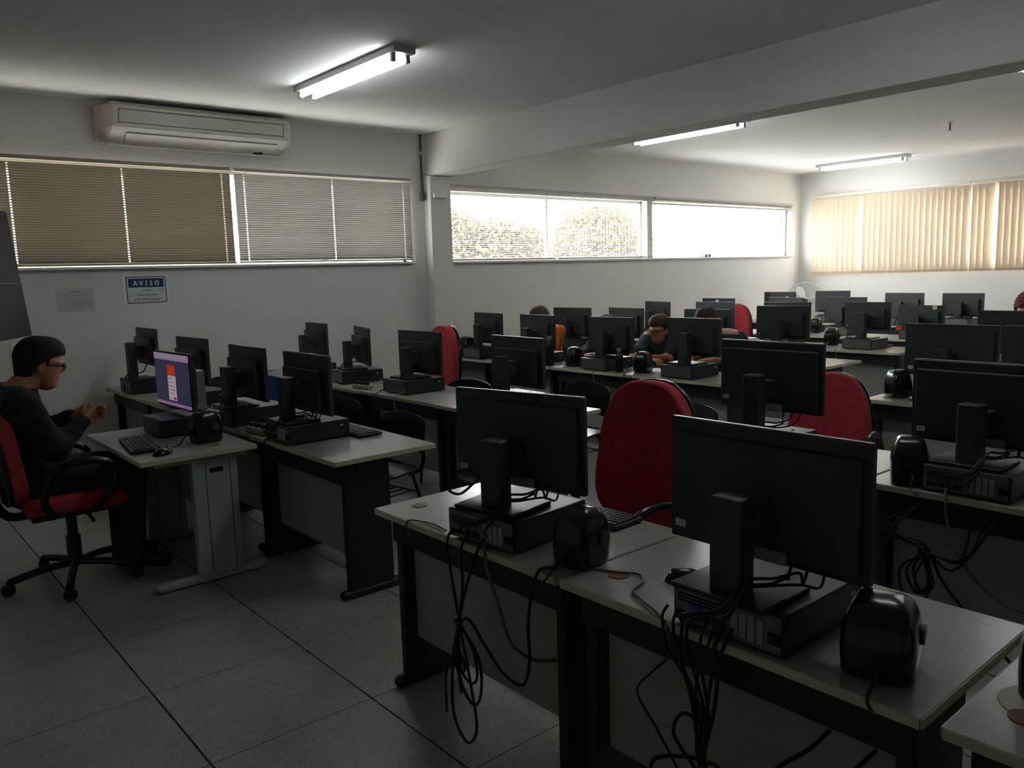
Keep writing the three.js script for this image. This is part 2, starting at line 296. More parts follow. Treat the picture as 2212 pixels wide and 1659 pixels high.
  part(cd, 'coupling', cyl(0.017, 0.03, 0, 0.45, 0.03, 12), M.alu); part(cd, 'junction_box', rbox(0.05, 0.075, 0.05, 0.005, 0.0, 0.03, 0.006), std({ color: 0x50545a, roughness: 0.5 }));
  single('wall_box', rbox(0.16, 0.055, 0.035, 5.17, 2.39, ZW + 0.137, 0.008), M.white, 'small white plastic box on the pillar', 'box');
  single('blind_cord', tube([[4.885, 1.75, ZW + 0.05], [4.89, 1.5, ZW + 0.04], [4.87, 1.2, ZW + 0.03], [4.88, 1.1, ZW + 0.03]], 0.004, 20, 6), M.cord, 'thin blind cord hanging down the wall before the pillar', 'cord');
  const hk = thing('ceiling_hook', 'small metal hook on the ceiling', 'hook', [9.55, CEIL, -3.78]);
  part(hk, 'plate', cyl(0.03, 0.01, 0, -0.005, 0, 12), M.alu); part(hk, 'rod', cyl(0.009, 0.08, 0, -0.05, 0, 8), std({ color: 0x6c5a50, roughness: 0.6 }));
  // latch on the sill
  for (const x of [10.15, 10.23]) single('window_latch', rbox(0.035, 0.05, 0.03, x, 1.718, ZW - 0.06, 0.006), M.darkMetal, `small dark latch on the sill of the open window, the one ${x < 10.2 ? 'nearer the pillar' : 'nearer the corner'}`, 'latch', 'latches on the sill');
  // television on the wall bracket
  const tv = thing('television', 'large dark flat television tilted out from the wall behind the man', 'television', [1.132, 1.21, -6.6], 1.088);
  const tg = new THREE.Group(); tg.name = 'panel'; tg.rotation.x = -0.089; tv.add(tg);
  part(tg, 'screen_body', rbox(1.4, 0.87, 0.05, -0.7, 0.435, -0.03, 0.008), M.black);
  part(tg, 'screen', box(1.36, 0.83, 0.004, -0.7, 0.435, -0.004), M.screenOff);
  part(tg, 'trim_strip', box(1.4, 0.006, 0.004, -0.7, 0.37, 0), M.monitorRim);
  part(tv, 'wall_bracket', merge([box(0.3, 0.3, 0.03, -0.7, 0.45, -0.08), box(0.06, 0.06, 0.5, -0.7, 0.45, -0.33)]), M.blackSteel);
}
function canvasTex(w, h, draw) { const c = document.createElement('canvas'); c.width = w; c.height = h; draw(c.getContext('2d'), w, h); const t = new THREE.CanvasTexture(c); t.colorSpace = THREE.SRGBColorSpace; return t; }

// ---------- ceiling lamps ----------
function lamp(label, x, z0, z1) {
  const zc = (z0 + z1) / 2, L = Math.abs(z1 - z0), o = thing('ceiling_lamp', label, 'lamp', [x, CEIL, zc], 0, 'fluorescent ceiling lamps');
  part(o, 'tray', rbox(0.17, 0.045, L + 0.1, 0, -0.0225, 0, 0.006), std({ color: 0xc4c6c6, roughness: 0.5 }));
  for (const s of [-1, 1]) {
    const g = new THREE.CylinderGeometry(0.015, 0.015, L - 0.05, 14); g.rotateX(Math.PI / 2); g.translate(s * 0.055, -0.075, 0);
    part(o, 'tube', g, std({ color: 0xffffff, emissive: lin(0.93, 0.97, 1), emissiveIntensity: TUBE_GLOW }));
    for (const e of [-1, 1]) part(o, 'socket', rbox(0.03, 0.055, 0.03, s * 0.055, -0.067, e * (L / 2 - 0.012), 0.005), M.silver);
  }
  const r = new THREE.RectAreaLight(lin(0.92, 0.96, 1), LAMP_POWER, 0.15, L - 0.1); r.position.set(0, -0.1, 0); r.rotation.x = -Math.PI / 2; o.add(r);
}
lamp('lit two-tube ceiling lamp beside the air conditioner', 3.065, -5.99, -4.64);
lamp('lit two-tube ceiling lamp just beyond the beam', 7.27, -6.26, -4.875);
lamp('lit ceiling lamp above the vertical blinds', 11.78, -6.49, -5.24);
lamp('lit ceiling lamp over the front desks near the camera', 3.2, -2.5, -1.2);
lamp('lit ceiling lamp cut by the picture edge', 7.06, -2.335, -1.0);

// ---------- desks ----------
const DD = 0.575, DL = 0.978;
const ORD = ['first', 'second', 'third', 'fourth', 'fifth'];
let deskProto = null;
function makeDesk() {
  const o = thing('computer_desk', '', 'desk');
  part(o, 'tabletop', rbox(DD, 0.025, DL, 0, DESK - 0.0125, 0, 0.003, 1), M.laminate);
  part(o, 'edge_band', merge([box(0.002, 0.021, DL - 0.008, -DD / 2 - 0.0005, DESK - 0.0125, 0), box(0.002, 0.021, DL - 0.008, DD / 2 + 0.0005, DESK - 0.0125, 0), box(DD - 0.008, 0.021, 0.002, 0, DESK - 0.0125, DL / 2 + 0.0005), box(DD - 0.008, 0.021, 0.002, 0, DESK - 0.0125, -DL / 2 - 0.0005)]), M.band, 'cream edge band');
  part(o, 'cable_tray', rbox(0.07, 0.105, DL - 0.07, -DD / 2 + 0.085, DESK - 0.078, 0, 0.006, 1), M.blackSteel);
  part(o, 'modesty_panel', box(0.016, 0.4, DL - 0.14, -DD / 2 + 0.125, 0.385, 0), M.panel, 'grey modesty panel');
  for (const s of [-1, 1]) {
    const l = part(o, 'leg', rbox(0.25, DESK - 0.06, 0.042, -DD / 2 + 0.19, (DESK - 0.025 + 0.035) / 2, s * (DL / 2 - 0.055), 0.008, 1), M.blackSteel);
    const f = new THREE.CapsuleGeometry(0.027, 0.45, 4, 10); f.rotateZ(Math.PI / 2); f.scale(1, 0.85, 1); f.translate(-DD / 2 + 0.27, 0.0235, s * (DL / 2 - 0.055)); part(o, 'foot_bar', f, M.blackSteel);
  }
  part(o, 'grommet', cyl(0.03, 0.004, -DD / 2 + 0.14, DESK + 0.0005, -DL / 2 + 0.095, 20), M.brown, 'brown cable grommet');
  return o;
}
const ROWS = { // back-edge x, first end z, direction, count, row words
  L1: [1.735, -3.34, -1, 4, 'first window-side row'], L2: [3.02, -3.40, -1, 4, 'second window-side row'], L3: [4.93, -3.38, -1, 4, 'third window-side row', 0.955],
  L4: [6.30, -3.37, -1, 4, 'fourth window-side row'], L5: [7.60, -3.37, -1, 4, 'fifth window-side row'], L6: [8.95, -3.37, -1, 4, 'sixth window-side row'], L7: [10.85, -3.40, -1, 4, 'last window-side row'],
  R1: [1.48, -2.56, 1, 3, 'front aisle row'], R2: [3.035, -2.46, 1, 3, 'second aisle row'], R3: [4.92, -2.40, 1, 2, 'third aisle row'], R4: [6.3, -2.5, 1, 2, 'fourth aisle row'],
};
for (const [k, [x, z0, dir, n, words, pitch = 0.99]] of Object.entries(ROWS)) for (let i = 0; i < n; i++) {
  let z = z0 + dir * pitch * (i + 0.495); let xx = x + DD / 2;
  if (k === 'R1' && i === 2) z += 0.022;
  if (k === 'L2' && i === 1) xx += 0.015;
  if (k === 'L1' && i === 1) xx += 0.012;
  const label = `grey laminate desk with black legs, ${ORD[i]} from the aisle in the ${words}`;
  if (!deskProto) { deskProto = makeDesk(); deskProto.position.set(xx, 0, z); deskProto.userData.label = label; deskProto.userData.group = 'student desks'; } else copyOf(deskProto, label, [xx, 0, z], 0, 'student desks').scale.z = pitch / 0.99;
}
{ // teacher's desk
  const o = thing('teacher_desk', 'pale desk with grey steel panel leg where the man sits', 'desk', [1.37, 0, -4.56]);
  part(o, 'tabletop', rbox(0.58, 0.026, 1.03, 0, DESK - 0.013, 0, 0.003, 1), M.laminate);
  part(o, 'edge_band', merge([box(0.58, 0.022, 0.002, 0, DESK - 0.013, 0.5155), box(0.002, 0.022, 1.02, -0.2905, DESK - 0.013, 0)]), M.band);
  for (const s of [-1, 1]) {
    part(o, 'top_bracket', rbox(0.46, 0.03, 0.05, 0.03, DESK - 0.042, s * 0.43, 0.006), M.greySteel);
    const l = part(o, 'leg', rbox(0.235, 0.63, 0.055, 0.085, 0.345, s * 0.43, 0.01), M.greySteel, 'grey steel panel leg');
    part(l, 'cover_seam', merge([box(0.003, 0.58, 0.057, 0.035, 0.345, s * 0.43), box(0.003, 0.58, 0.057, 0.16, 0.345, s * 0.43)]), M.gap);
    part(l, 'cable_slot', box(0.07, 0.025, 0.058, 0.09, 0.59, s * 0.43), M.gap);
    const f = new THREE.CapsuleGeometry(0.028, 0.52, 4, 10); f.rotateZ(Math.PI / 2); f.scale(1, 0.9, 1); f.translate(0.04, 0.0255, s * 0.43); part(o, 'foot_bar', f, M.greySteel);
  }
  part(o, 'modesty_panel', box(0.014, 0.36, 0.8, 0.17, 0.45, 0), M.panel);
  part(o, 'grommet', cyl(0.03, 0.004, 0.12, DESK + 0.0005, 0.36, 20), M.brown);
}

// ---------- monitors and computers ----------
const CPUH = 0.1;
function makeComputer(label, x, z, turn, near) { // rear faces -x
  const o = thing('desktop_computer', label, 'computer', [x, DESK, z], turn, 'flat desktop computers');
  const D = 0.335, W = 0.3, B = near ? rbox : (w, h, d, a, b, c) => box(w, h, d, a, b, c);
  part(o, 'case', B(D, CPUH - 0.006, W, 0, CPUH / 2 + 0.003, 0, 0.006), M.darkMetal);
  part(o, 'foot', merge([-1, 1].flatMap((s) => [-1, 1].map((t) => cyl(0.012, 0.006, s * D * 0.4, 0.003, t * W * 0.4, 8)))), M.black);
  part(o, 'front_bezel', B(0.012, CPUH - 0.008, W - 0.004, D / 2 + 0.004, CPUH / 2 + 0.003, 0, 0.004), M.black);
  const b = part(o, 'back_plate', box(0.004, CPUH - 0.016, W - 0.016, -D / 2 - 0.001, CPUH / 2 + 0.003, 0), M.portPlate, 'grey metal back plate');
  if (near) {
    part(b, 'port_block', merge([0, 1, 2, 3].map((i) => box(0.008, 0.013, 0.016, -D / 2 - 0.003, 0.03, -0.12 + i * 0.022)).concat([box(0.008, 0.02, 0.03, -D / 2 - 0.003, 0.032, -0.02)])), M.portDark);
    part(b, 'video_port', box(0.01, 0.012, 0.034, -D / 2 - 0.003, 0.055, -0.08), M.portBlue);
    part(b, 'vent', merge(Array.from({ length: 9 }, (_, i) => box(0.005, 0.003, 0.12, -D / 2 - 0.002, 0.062 + (i % 3) * 0.008, -0.07 + Math.floor(i / 3) * 0.001))), M.gap);
    for (let i = 0; i < 4; i++) part(b, 'slot_cover', rbox(0.005, 0.06, 0.017, -D / 2 - 0.003, 0.05, 0.025 + i * 0.022, 0.002, 1), M.silver);
    part(b, 'power_socket', box(0.012, 0.024, 0.03, -D / 2 - 0.003, 0.045, 0.128), M.gap);
  }
  part(o, 'badge', box(0.02, 0.008, 0.0015, 0.13, 0.07, W / 2), M.sticker);
  return o;
}
function makeMonitor(label, xs, z, turn, W, top, near, opt = {}) {
  const H = 0.315 * W / 0.53, base = opt.base ?? DESK + CPUH; const B = near ? rbox : (w, h, d, a, b, c) => box(w, h, d, a, b, c);
  const off = 0.105, px = xs - off * Math.cos(turn), pz = z + off * Math.sin(turn);
  const o = thing('monitor', label, 'monitor', [px, base, pz], turn, opt.group ?? 'black lab monitors'), t = top - base;
  const mb = opt.stand ?? M.monitorBack;
  part(o, 'stand_foot', B(0.2, 0.012, 0.25, 0.02, 0.006, 0, 0.005), opt.stand ?? M.darkMetal);
  const ct = t - H * (opt.flat ? 0.45 : 0.38);
  part(o, 'stand_column', B(0.06, ct, 0.085, -0.012, ct / 2 + 0.006, 0, 0.008), mb);
  part(o, 'mount', B(0.07, 0.09, 0.1, 0.05, ct - 0.07, 0, 0.006), mb);
  const cab = part(o, 'cabinet', B(0.022, H, W, off + 0.011, t - H / 2, 0, 0.005), M.monitorBack);
  part(cab, 'back_bulge', opt.flat ? B(0.02, H * 0.84, W * 0.93, off - 0.008, t - H * 0.53, 0, 0.006) : B(0.036, H * 0.66, W * 0.8, off - 0.016, t - H * 0.57, 0, 0.008), M.monitorBack);
  part(cab, 'rim', merge([box(0.012, 0.004, W - 0.006, off + 0.011, t + 0.0005, 0)]), M.monitorRim);
  part(o, 'screen', box(0.003, H - 0.02, W - 0.016, off + 0.0225, t - H / 2 + 0.002, 0), M.screenOff);
  if (opt.sticker !== false) part(cab, 'asset_label', box(0.0015, 0.02, 0.032, off - (opt.flat ? 0.0185 : 0.002), t - H * 0.87 + 0.005, -W * 0.415), opt.sticker ?? M.sticker, 'small pale asset label');
  if (!opt.flat) part(cab, 'logo_bar', box(0.002, 0.006, 0.04, off - 0.035, t - H * 0.4, -0.09), M.logo);
  if (near) {
    part(cab, 'rating_label', box(0.0015, 0.03, 0.1, off - 0.019, t - H + 0.022, 0.03), M.stickerGreen);
    const cab3 = (z0, z1, sag, r, end) => part(o, 'cable', tube([[off - 0.005, t - H + 0.02, z0], [off - 0.02, t - H - 0.02, z0 - 0.005], [off - 0.05, 0.035 + sag, (z0 + z1) / 2 + 0.03], [0.02, 0.022 + sag, z1 + 0.02], [-0.06, 0.03 + sag, z1], [-0.105, 0.0, z1 - 0.01], [-0.125, -0.04, end], [-0.117, -0.06, end]], r, 44, 6), M.cableBlack);
    cab3(0.09, 0.06, 0.012, 0.0042, -0.03); cab3(0.13, 0.075, 0.03, 0.004, 0.04); cab3(0.17, 0.05, 0.004, 0.0035, -0.06);
    if (opt.loop) part(o, 'cable_loop', tube([[-0.03, 0.10, -0.05], [-0.04, 0.12, -0.10], [-0.05, 0.085, -0.16], [-0.05, 0.045, -0.17], [-0.045, 0.035, -0.13], [-0.04, 0.07, -0.08], [-0.03, 0.10, -0.05]], 0.0045, 50, 6), M.cableBlack);
  } else part(o, 'cable', tube([[off - 0.02, t - H + 0.02, 0.06], [0.05, 0.06, 0.05], [-0.06, 0.05, 0.03], [-0.078, -0.02, 0.0], [-0.085, -0.08, -0.02]], 0.005, 18, 5), M.cableBlack);
  return o;
}
const MON = { // screen back x, z, turn, width, top height
  R1: [[1.70, -1.991, 0.21, 0.528, 1.160], [1.65, -1.045, 0, 0.534, 1.168]],
  L1: [[1.945, -4.017, 0, 0.528, 1.152], [1.93, -4.777, -0.01, 0.534, 1.156], [1.93, -5.730, 0.03, 0.540, 1.168], [1.94, -6.789, 0, 0.488, 1.198]],
  L2: [[3.30, -3.848, -0.05, 0.523, 1.149], [3.36, -5.030, 0.03, 0.527, 1.139], [3.38, -5.913, -0.3, 0.507, 1.140], [3.36, -6.678, -0.09, 0.468, 1.153]],
  L3: [[5.22, -3.927, 0.03, 0.497, 1.151], [5.22, -4.813, 0.01, 0.514, 1.139], [5.10, -5.637, -0.1, 0.533, 1.150], [5.18, -6.473, -0.12, 0.521, 1.149]],
  L4: [[6.70, -4.042, 0.12, 0.504, 1.173], [6.55, -4.766, 0.03, 0.53, 1.140], [6.55, -5.817, -0.1, 0.528, 1.140], [6.45, -6.533, 0.09, 0.543, 1.137]],
  L5: [[7.95, -3.856, 0, 0.463, 1.153], [7.89, -4.711, 0.07, 0.531, 1.147], [7.90, -5.643, 0, 0.526, 1.143], [7.85, -6.455, -0.29, 0.519, 1.144]],
  L6: [[9.20, -3.863, 0, 0.499, 1.061], [9.35, -4.806, -0.04, 0.522, 1.140], [9.30, -5.577, -0.15, 0.526, 1.135], [9.15, -6.481, -0.1, 0.546, 1.128]],
  L7: [[11.20, -4.185, -0.03, 0.506, 1.115], [11.05, -4.865, -0.09, 0.533, 1.125], [11.25, -5.984, 0.03, 0.52, 1.148], [11.1, -6.749, -0.03, 0.533, 1.139]],
  R2: [[3.27, -2.035, -0.02, 0.532, 1.203], [3.27, -1.128, 0.0, 0.532, 1.164]],
  R3: [[5.14, -1.98, 0, 0.53, 1.163], [5.14, -1.43, 0.02, 0.53, 1.165]],
  R4: [[6.6, -2.09, 0, 0.53, 1.165]],
};
for (const [row, list] of Object.entries(MON)) list.forEach(([x, z, a, w, top], i) => {
  const near = row === 'R1' || row === 'R2' || (row === 'L1' && i === 0);
  const where = `${ORD[i]} from the aisle in the ${ROWS[row][4]}`;
  const lift = Math.max(0, top - 1.16);
  makeMonitor(`black monitor seen from behind, ${where}`, x, z, a, w, top, near, { sticker: row === 'R1' && i === 0 ? M.stickerGreen : undefined, flat: row[0] === 'R', loop: row === 'R1' && i === 0 });
  const xb = ROWS[row][0];
  const cx = row === 'R1' ? 1.665 : Math.min(Math.max(x - 0.075, xb + 0.19), xb + 0.4);
  makeComputer(`dark flat desktop computer under the monitor ${where}`, cx, z + (row === 'R1' && i === 0 ? 0.03 : row === 'R1' ? 0.01 : 0.02), a * 0.5, near);
});
// white note stuck on two far monitors
single('paper_note', box(0.002, 0.05, 0.045, 9.32, 1.12, -5.56), M.paper, 'white note stuck over the third monitor of the sixth window-side row', 'note');
single('paper_note', box(0.002, 0.07, 0.05, 9.105, 1.075, -6.46), M.paper, 'white note stuck over the monitor nearest the wall in the sixth row', 'note');
single('paper_note', box(0.003, 0.05, 0.045, 9.16, 1.045, -3.7), std({ color: 0xc9bfa4, roughness: 0.8 }), 'yellowed note on the low monitor by the aisle', 'note');

// teacher's screen, computer and stand
{
  const screenT = canvasTex(512, 304, (c, w, h) => {
    c.fillStyle = '#3a3754'; c.fillRect(0, 0, w, h); c.fillStyle = '#a894ae'; c.fillRect(0, 0, w, 40); c.fillStyle = '#8d7a99'; c.fillRect(0, 34, w, 6); c.fillStyle = '#a07fa6'; c.fillRect(0, h - 18, w, 18);
    c.fillStyle = '#c9b9c9'; c.fillRect(190, 66, 120, 206); c.fillStyle = '#c9341c'; c.fillRect(190, 66, 120, 62); c.fillStyle = '#e0674c'; c.fillRect(226, 104, 40, 6); c.fillRect(246, 84, 8, 12);
    c.fillStyle = '#7e6f86'; for (let i = 0; i < 5; i++) c.fillRect(218, 142 + i * 22, 34 + (i * 13) % 40, 5); c.fillStyle = '#c9341c'; for (let i = 0; i < 5; i++) { c.beginPath(); c.arc(206, 144 + i * 22, 5, 0, 7); c.fill(); }
    c.fillRect(258, 252, 44, 15);
  });
  const o = makeMonitor('switched-on monitor with purple screen on the teacher desk', 1.50, -4.73, Math.PI + 0.04, 0.536, 1.16, true, { stand: M.silver, group: 'teacher monitor', sticker: false });
  const H = 0.315 * 0.536 / 0.53, t = 1.16 - DESK - CPUH;
  const sg = new THREE.PlaneGeometry(0.536 - 0.016, H - 0.02); sg.rotateY(Math.PI / 2); sg.translate(0.1305, t - H / 2 + 0.002, 0);
  part(o, 'lit_screen', sg, std({ color: 0x000000, emissive: 0xffffff, emissiveMap: screenT, emissiveIntensity: 0.24, roughness: 0.4 }), 'purple page with a red and white form');
  const r = new THREE.RectAreaLight(lin(0.25, 0.2, 0.35), 0.12, 0.5, 0.29); r.position.set(0.138, t - H / 2, 0); r.rotation.y = -Math.PI / 2; o.add(r);
  makeComputer('dark flat desktop computer under the switched-on monitor', 1.52, -4.74, Math.PI, true);
}

// ---------- small desk things ----------
const PI = Math.PI;
let stabProto = null;
function stabilizer(label, x, z, turn, k = 1) {
  const first = !stabProto; if (first) {
    const o = stabProto = thing('power_stabilizer', label, 'stabilizer', [0, 0, 0], 0, 'rounded power stabilizers');
    const NU = 40, NV = 22, pos = [], idx = [], hx = 0.082, hz = 0.068, hh = 0.178; // dome on a rounded-rectangle plan, slightly leaning in at the foot
    for (let j = 0; j <= NV; j++) for (let i = 0; i <= NU; i++) {
      const t = j / NV, y = hh * (t < 0.75 ? t * 0.9 : 0.675 + 0.325 * Math.sin((t - 0.75) / 0.25 * PI / 2)), q = y / hh, s = Math.pow(Math.max(0, 1 - Math.pow(q, 3.4)), 1 / 2.6) * (0.94 + 0.08 * Math.sin(Math.min(1, q * 1.6) * PI / 2)) * (q < 0.04 ? 0.93 + q * 1.75 : 1);
      const a = i / NU * 2 * PI, c = Math.cos(a), d = Math.sin(a), e = 0.42; pos.push(hx * Math.sign(c) * Math.pow(Math.abs(c), e) * s + 0.006 * q, 0.006 + y, hz * Math.sign(d) * Math.pow(Math.abs(d), e) * (0.25 + 0.75 * s));
    }
    for (let j = 0; j < NV; j++) for (let i = 0; i < NU; i++) { const k = j * (NU + 1) + i; idx.push(k, k + NU + 1, k + 1, k + 1, k + NU + 1, k + NU + 2); }
    let g = new THREE.BufferGeometry(); g.setAttribute('position', new THREE.Float32BufferAttribute(pos, 3)); g.setIndex(idx); g = mergeVertices(g, 1e-5); g.computeVertexNormals();
    part(o, 'shell', g, M.blackGloss);
    part(o, 'dial', (() => { const c = cyl(0.024, 0.008, 0, 0, 0, 24); c.rotateX(Math.PI / 2); c.translate(0.03, 0.088, 0.069); return c; })(), std({ color: 0x3c4046, roughness: 0.5 }), 'round grey dial');
    part(o, 'foot', merge([-1, 1].map((q) => cyl(0.01, 0.006, q * 0.05, 0.003, 0, 8))), M.black);
    part(o, 'cable', tube([[-0.085, 0.05, 0], [-0.12, 0.05, 0.01], [-0.15, 0.01, 0.0], [-0.2, 0.006, 0.02]], 0.004, 20, 6), M.cableBlack);
    o.position.set(x, DESK, z); o.rotation.y = turn; o.scale.setScalar(k); return o;
  }
  const c = copyOf(stabProto, label, [x, DESK, z], turn); c.scale.setScalar(k); return c;
}
stabilizer('rounded black stabilizer with a grey dial between the two big monitors', 1.615, -1.615, 0.1, 0.93);
stabilizer('large rounded black stabilizer beside the biggest monitor', 1.62, -0.735, 0.3, 1.1).scale.y = 0.87;
stabilizer('black stabilizer at the picture edge on a pale disc', 1.75, -0.445, 0.2);
stabilizer('upright glossy stabilizer beside the monitor in the second aisle row', 3.13, -1.335, 0.45, 1.0);
stabilizer('upright stabilizer on the third aisle row behind the red chair', 5.12, -2.27, 0.9, 0.95);
stabilizer('black stabilizer on the teacher desk by the monitor', 1.50, -4.33, 0.1, 0.95);
stabilizer('black stabilizer at the wall end of the third window-side row', 5.13, -6.78, 0.2, 1.1);
stabilizer('black stabilizer between monitors of the third window-side row', 5.12, -5.16, 0.1, 0.95);
stabilizer('black stabilizer beside the bottle by the man with glasses', 5.12, -4.36, 0.2, 0.95);
stabilizer('black stabilizer on the fifth window-side row near the aisle', 8.03, -4.27, 0.2, 1.0);
stabilizer('black stabilizer on the sixth window-side row near the middle', 9.42, -5.22, 0.2, 1.0);
single('paper_disc', cyl(0.075, 0.002, 1.69, DESK + 0.0012, -0.455, 30), std({ color: 0xb9b7a6, roughness: 0.7 }), 'pale round disc under the stabilizer at the picture edge', 'disc');

let kbProto = null;
function keyboard(label, x, z, turn) {
  if (kbProto) return copyOf(kbProto, label, [x, DESK, z], turn);
  const o = kbProto = thing('keyboard', label, 'keyboard', [0, 0, 0], 0, 'black keyboards');
  const s = rbox(0.145, 0.016, 0.43, 0, 0.011, 0, 0.006); part(o, 'base', s, M.black);
  for (let r = 0; r < 6; r++) for (let c = 0; c < 20; c++) { if (r === 5 && c > 3 && c < 10) continue; part(o, 'key', kbKey, M.blackSteel).position.set(0.052 - r * 0.0205 + (r === 0 ? 0.006 : 0), 0.0205, -0.195 + c * 0.0205); }
  part(o, 'space_bar', rbox(0.016, 0.006, 0.118, -0.0505, 0.0205, -0.062, 0.002, 1), M.blackSteel);
  for (const t of [-1, 1]) part(o, 'riser', box(0.012, 0.008, 0.03, 0.06, 0.004, t * 0.17), M.black);
  o.position.set(x, DESK, z); o.rotation.y = turn; return o;
}
const kbKey = box(0.016, 0.006, 0.016);
keyboard('black keyboard behind the stabilizer on the front aisle desk', 1.955, -1.95, Math.PI + 0.05);
keyboard('black keyboard at the near end of the first window-side row', 2.17, -3.96, Math.PI + 0.02);
keyboard('black keyboard in front of the man at the teacher desk', 1.20, -4.47, -0.12);
keyboard('black keyboard in front of the man with glasses', 5.46, -4.7, Math.PI);
keyboard('black keyboard on the fifth window-side row', 8.1, -3.9, Math.PI);
keyboard('black keyboard behind the monitor of the second aisle row', 3.5, -2.0, Math.PI);
let msProto = null;
function mouse(label, x, z, turn, sc = 1) {
  if (msProto) { const c = copyOf(msProto, label, [x, DESK, z], turn); return c; }
  const o = msProto = thing('mouse', label, 'mouse', [0, 0, 0], 0, 'computer mice');
  const g = new THREE.SphereGeometry(1, 20, 12, 0, 6.283, 0, Math.PI / 2); g.scale(0.055, 0.034, 0.031); part(o, 'shell', merge([g, (() => { const c = cyl(1, 0.004, 0, 0.002, 0, 20); c.scale(0.055, 1, 0.031); return c; })()]), M.blackGloss);
  part(o, 'wheel', (() => { const c = cyl(0.009, 0.006, 0, 0, 0, 12); c.rotateX(Math.PI / 2); c.translate(0.028, 0.029, 0); return c; })(), M.cableGrey);
  o.position.set(x, DESK, z); o.rotation.y = turn; return o;
}
mouse('black mouse peeking out behind the computer under the biggest monitor', 1.72, -1.325, 2.6);
mouse('black mouse on the teacher desk beside the keyboard', 1.22, -4.16, 0.4);
mouse('black mouse on the second aisle row desk', 3.47, -1.66, Math.PI);
{ // grey patch lead with brass ring lying over the front desk grommet
  single('patch_cable', tube([[1.60, 0.7045, -1.55], [1.625, 0.7045, -1.49], [1.655, 0.7055, -1.43], [1.62, 0.706, -1.385], [1.55, 0.707, -1.36], [1.52, 0.706, -1.30], [1.49, 0.705, -1.23], [1.478, 0.69, -1.19], [1.472, 0.62, -1.17]], 0.0038, 60, 6), M.cableGrey, 'pale patch cable running over the grommet to the desk edge', 'cable');
  single('patch_cable', tube([[1.50, 0.706, -2.13], [1.515, 0.7045, -2.22], [1.497, 0.7045, -2.3], [1.486, 0.7045, -2.325], [1.474, 0.695, -2.335], [1.471, 0.65, -2.31]], 0.003, 40, 6), M.cableGrey, 'thin loose white cable hanging over the corner of the front desk', 'cable');
  // hanging bundles under the front row
  const loop = (pts, r, m = M.cableBlack) => tube(pts, r, 70, 6);
  const b1 = thing('cable_bundle', 'tied loops of black cable hanging below the front desk', 'cables', [1.455, 0.44, -2.02]);
  part(b1, 'lead', loop([[0.045, 0.29, -0.06], [0.02, 0.272, -0.06], [0.006, 0.24, -0.055], [0.0, 0.15, -0.03], [0.0, 0.02, 0.0]], 0.0045), M.cableBlack);
  part(b1, 'lead', loop([[0.045, 0.29, 0.02], [0.02, 0.272, 0.02], [0.006, 0.24, 0.02], [0.0, 0.13, 0.03], [0.0, 0.0, 0.0]], 0.0045), M.cableBlack);
  part(b1, 'lead', loop([[0.045, 0.29, 0.1], [0.02, 0.272, 0.1], [0.006, 0.24, 0.095], [-0.005, 0.12, 0.05], [0.0, 0.02, 0.01], [0.0, -0.05, -0.005]], 0.0045), M.cableBlack);
  part(b1, 'tie', (() => { const g = new THREE.TorusGeometry(0.013, 0.004, 6, 14); g.rotateX(Math.PI / 2); g.translate(0, 0.0, 0); return g; })(), M.cableGrey);
  const lobe = (w, d, s, tw) => loop([[0.0, 0, 0], [0.0 + tw, -d * 0.4, s - w], [0.004, -d * 0.85, s - w * 0.9], [0.008, -d, s], [0.004, -d * 0.85, s + w * 0.9], [-tw, -d * 0.4, s + w * 0.8], [0, -0.004, 0.002]], 0.005);
  part(b1, 'loop', lobe(0.065, 0.42, 0.01, 0.01), M.cableBlack); part(b1, 'loop', lobe(0.05, 0.27, 0.05, -0.01), M.cableBlack); part(b1, 'loop', lobe(0.035, 0.18, -0.01, 0.02), M.cableBlack); part(b1, 'loop', lobe(0.045, 0.2, 0.04, 0.0), M.cableBlack);
  part(b1, 'loop', loop([[0, 0, 0], [-0.01, 0.03, 0.07], [-0.02, -0.02, 0.16], [-0.01, -0.09, 0.24], [0.0, -0.1, 0.31], [0.01, -0.04, 0.33], [0.012, 0.1, 0.33], [0.01, 0.22, 0.36], [0.02, 0.272, 0.38], [0.07, 0.268, 0.40]], 0.005), M.cableBlack);
  part(b1, 'tail', loop([[0.0, -0.25, 0], [0.02, -0.15, -0.06], [0.04, -0.25, -0.14], [0.05, -0.4, -0.16]], 0.004), M.cableBlack);
  single('power_cable', loop([[1.50, 0.73, -1.93], [1.478, 0.70, -1.90], [1.468, 0.66, -1.88], [1.462, 0.55, -1.82], [1.47, 0.44, -1.77], [1.52, 0.39, -1.73], [1.592, 0.37, -1.71]], 0.006), M.cableGrey, 'thick grey cable curving down behind the first monitor', 'cable');
  const b2 = thing('cable_bundle', 'thick black cable bundle hanging below the biggest monitor', 'cables', [1.45, 0.45, -1.06]);
  for (let i = 0; i < 8; i++) { const q = (k) => (rnd() - 0.5) * k, z0 = -0.13 + i * 0.026 + q(0.03); part(b2, 'lead', loop([[0.043, 0.285, z0], [0.022, 0.268, z0], [0.008, 0.24, z0 * 0.9], [0.004 + q(0.01), 0.2 + q(0.05), z0 * 0.7 + q(0.04)], [q(0.012), 0.09 + q(0.04), z0 * 0.25 + q(0.05)], [q(0.012), -0.05, q(0.025)], [0.01 + q(0.012), -0.17, 0.05 + q(0.04)], [0.02 + q(0.012), -0.3, 0.12 + q(0.07)], [0.04, -0.43, 0.2 + q(0.16)]], 0.0035 + rnd() * 0.002), M.cableBlack); }
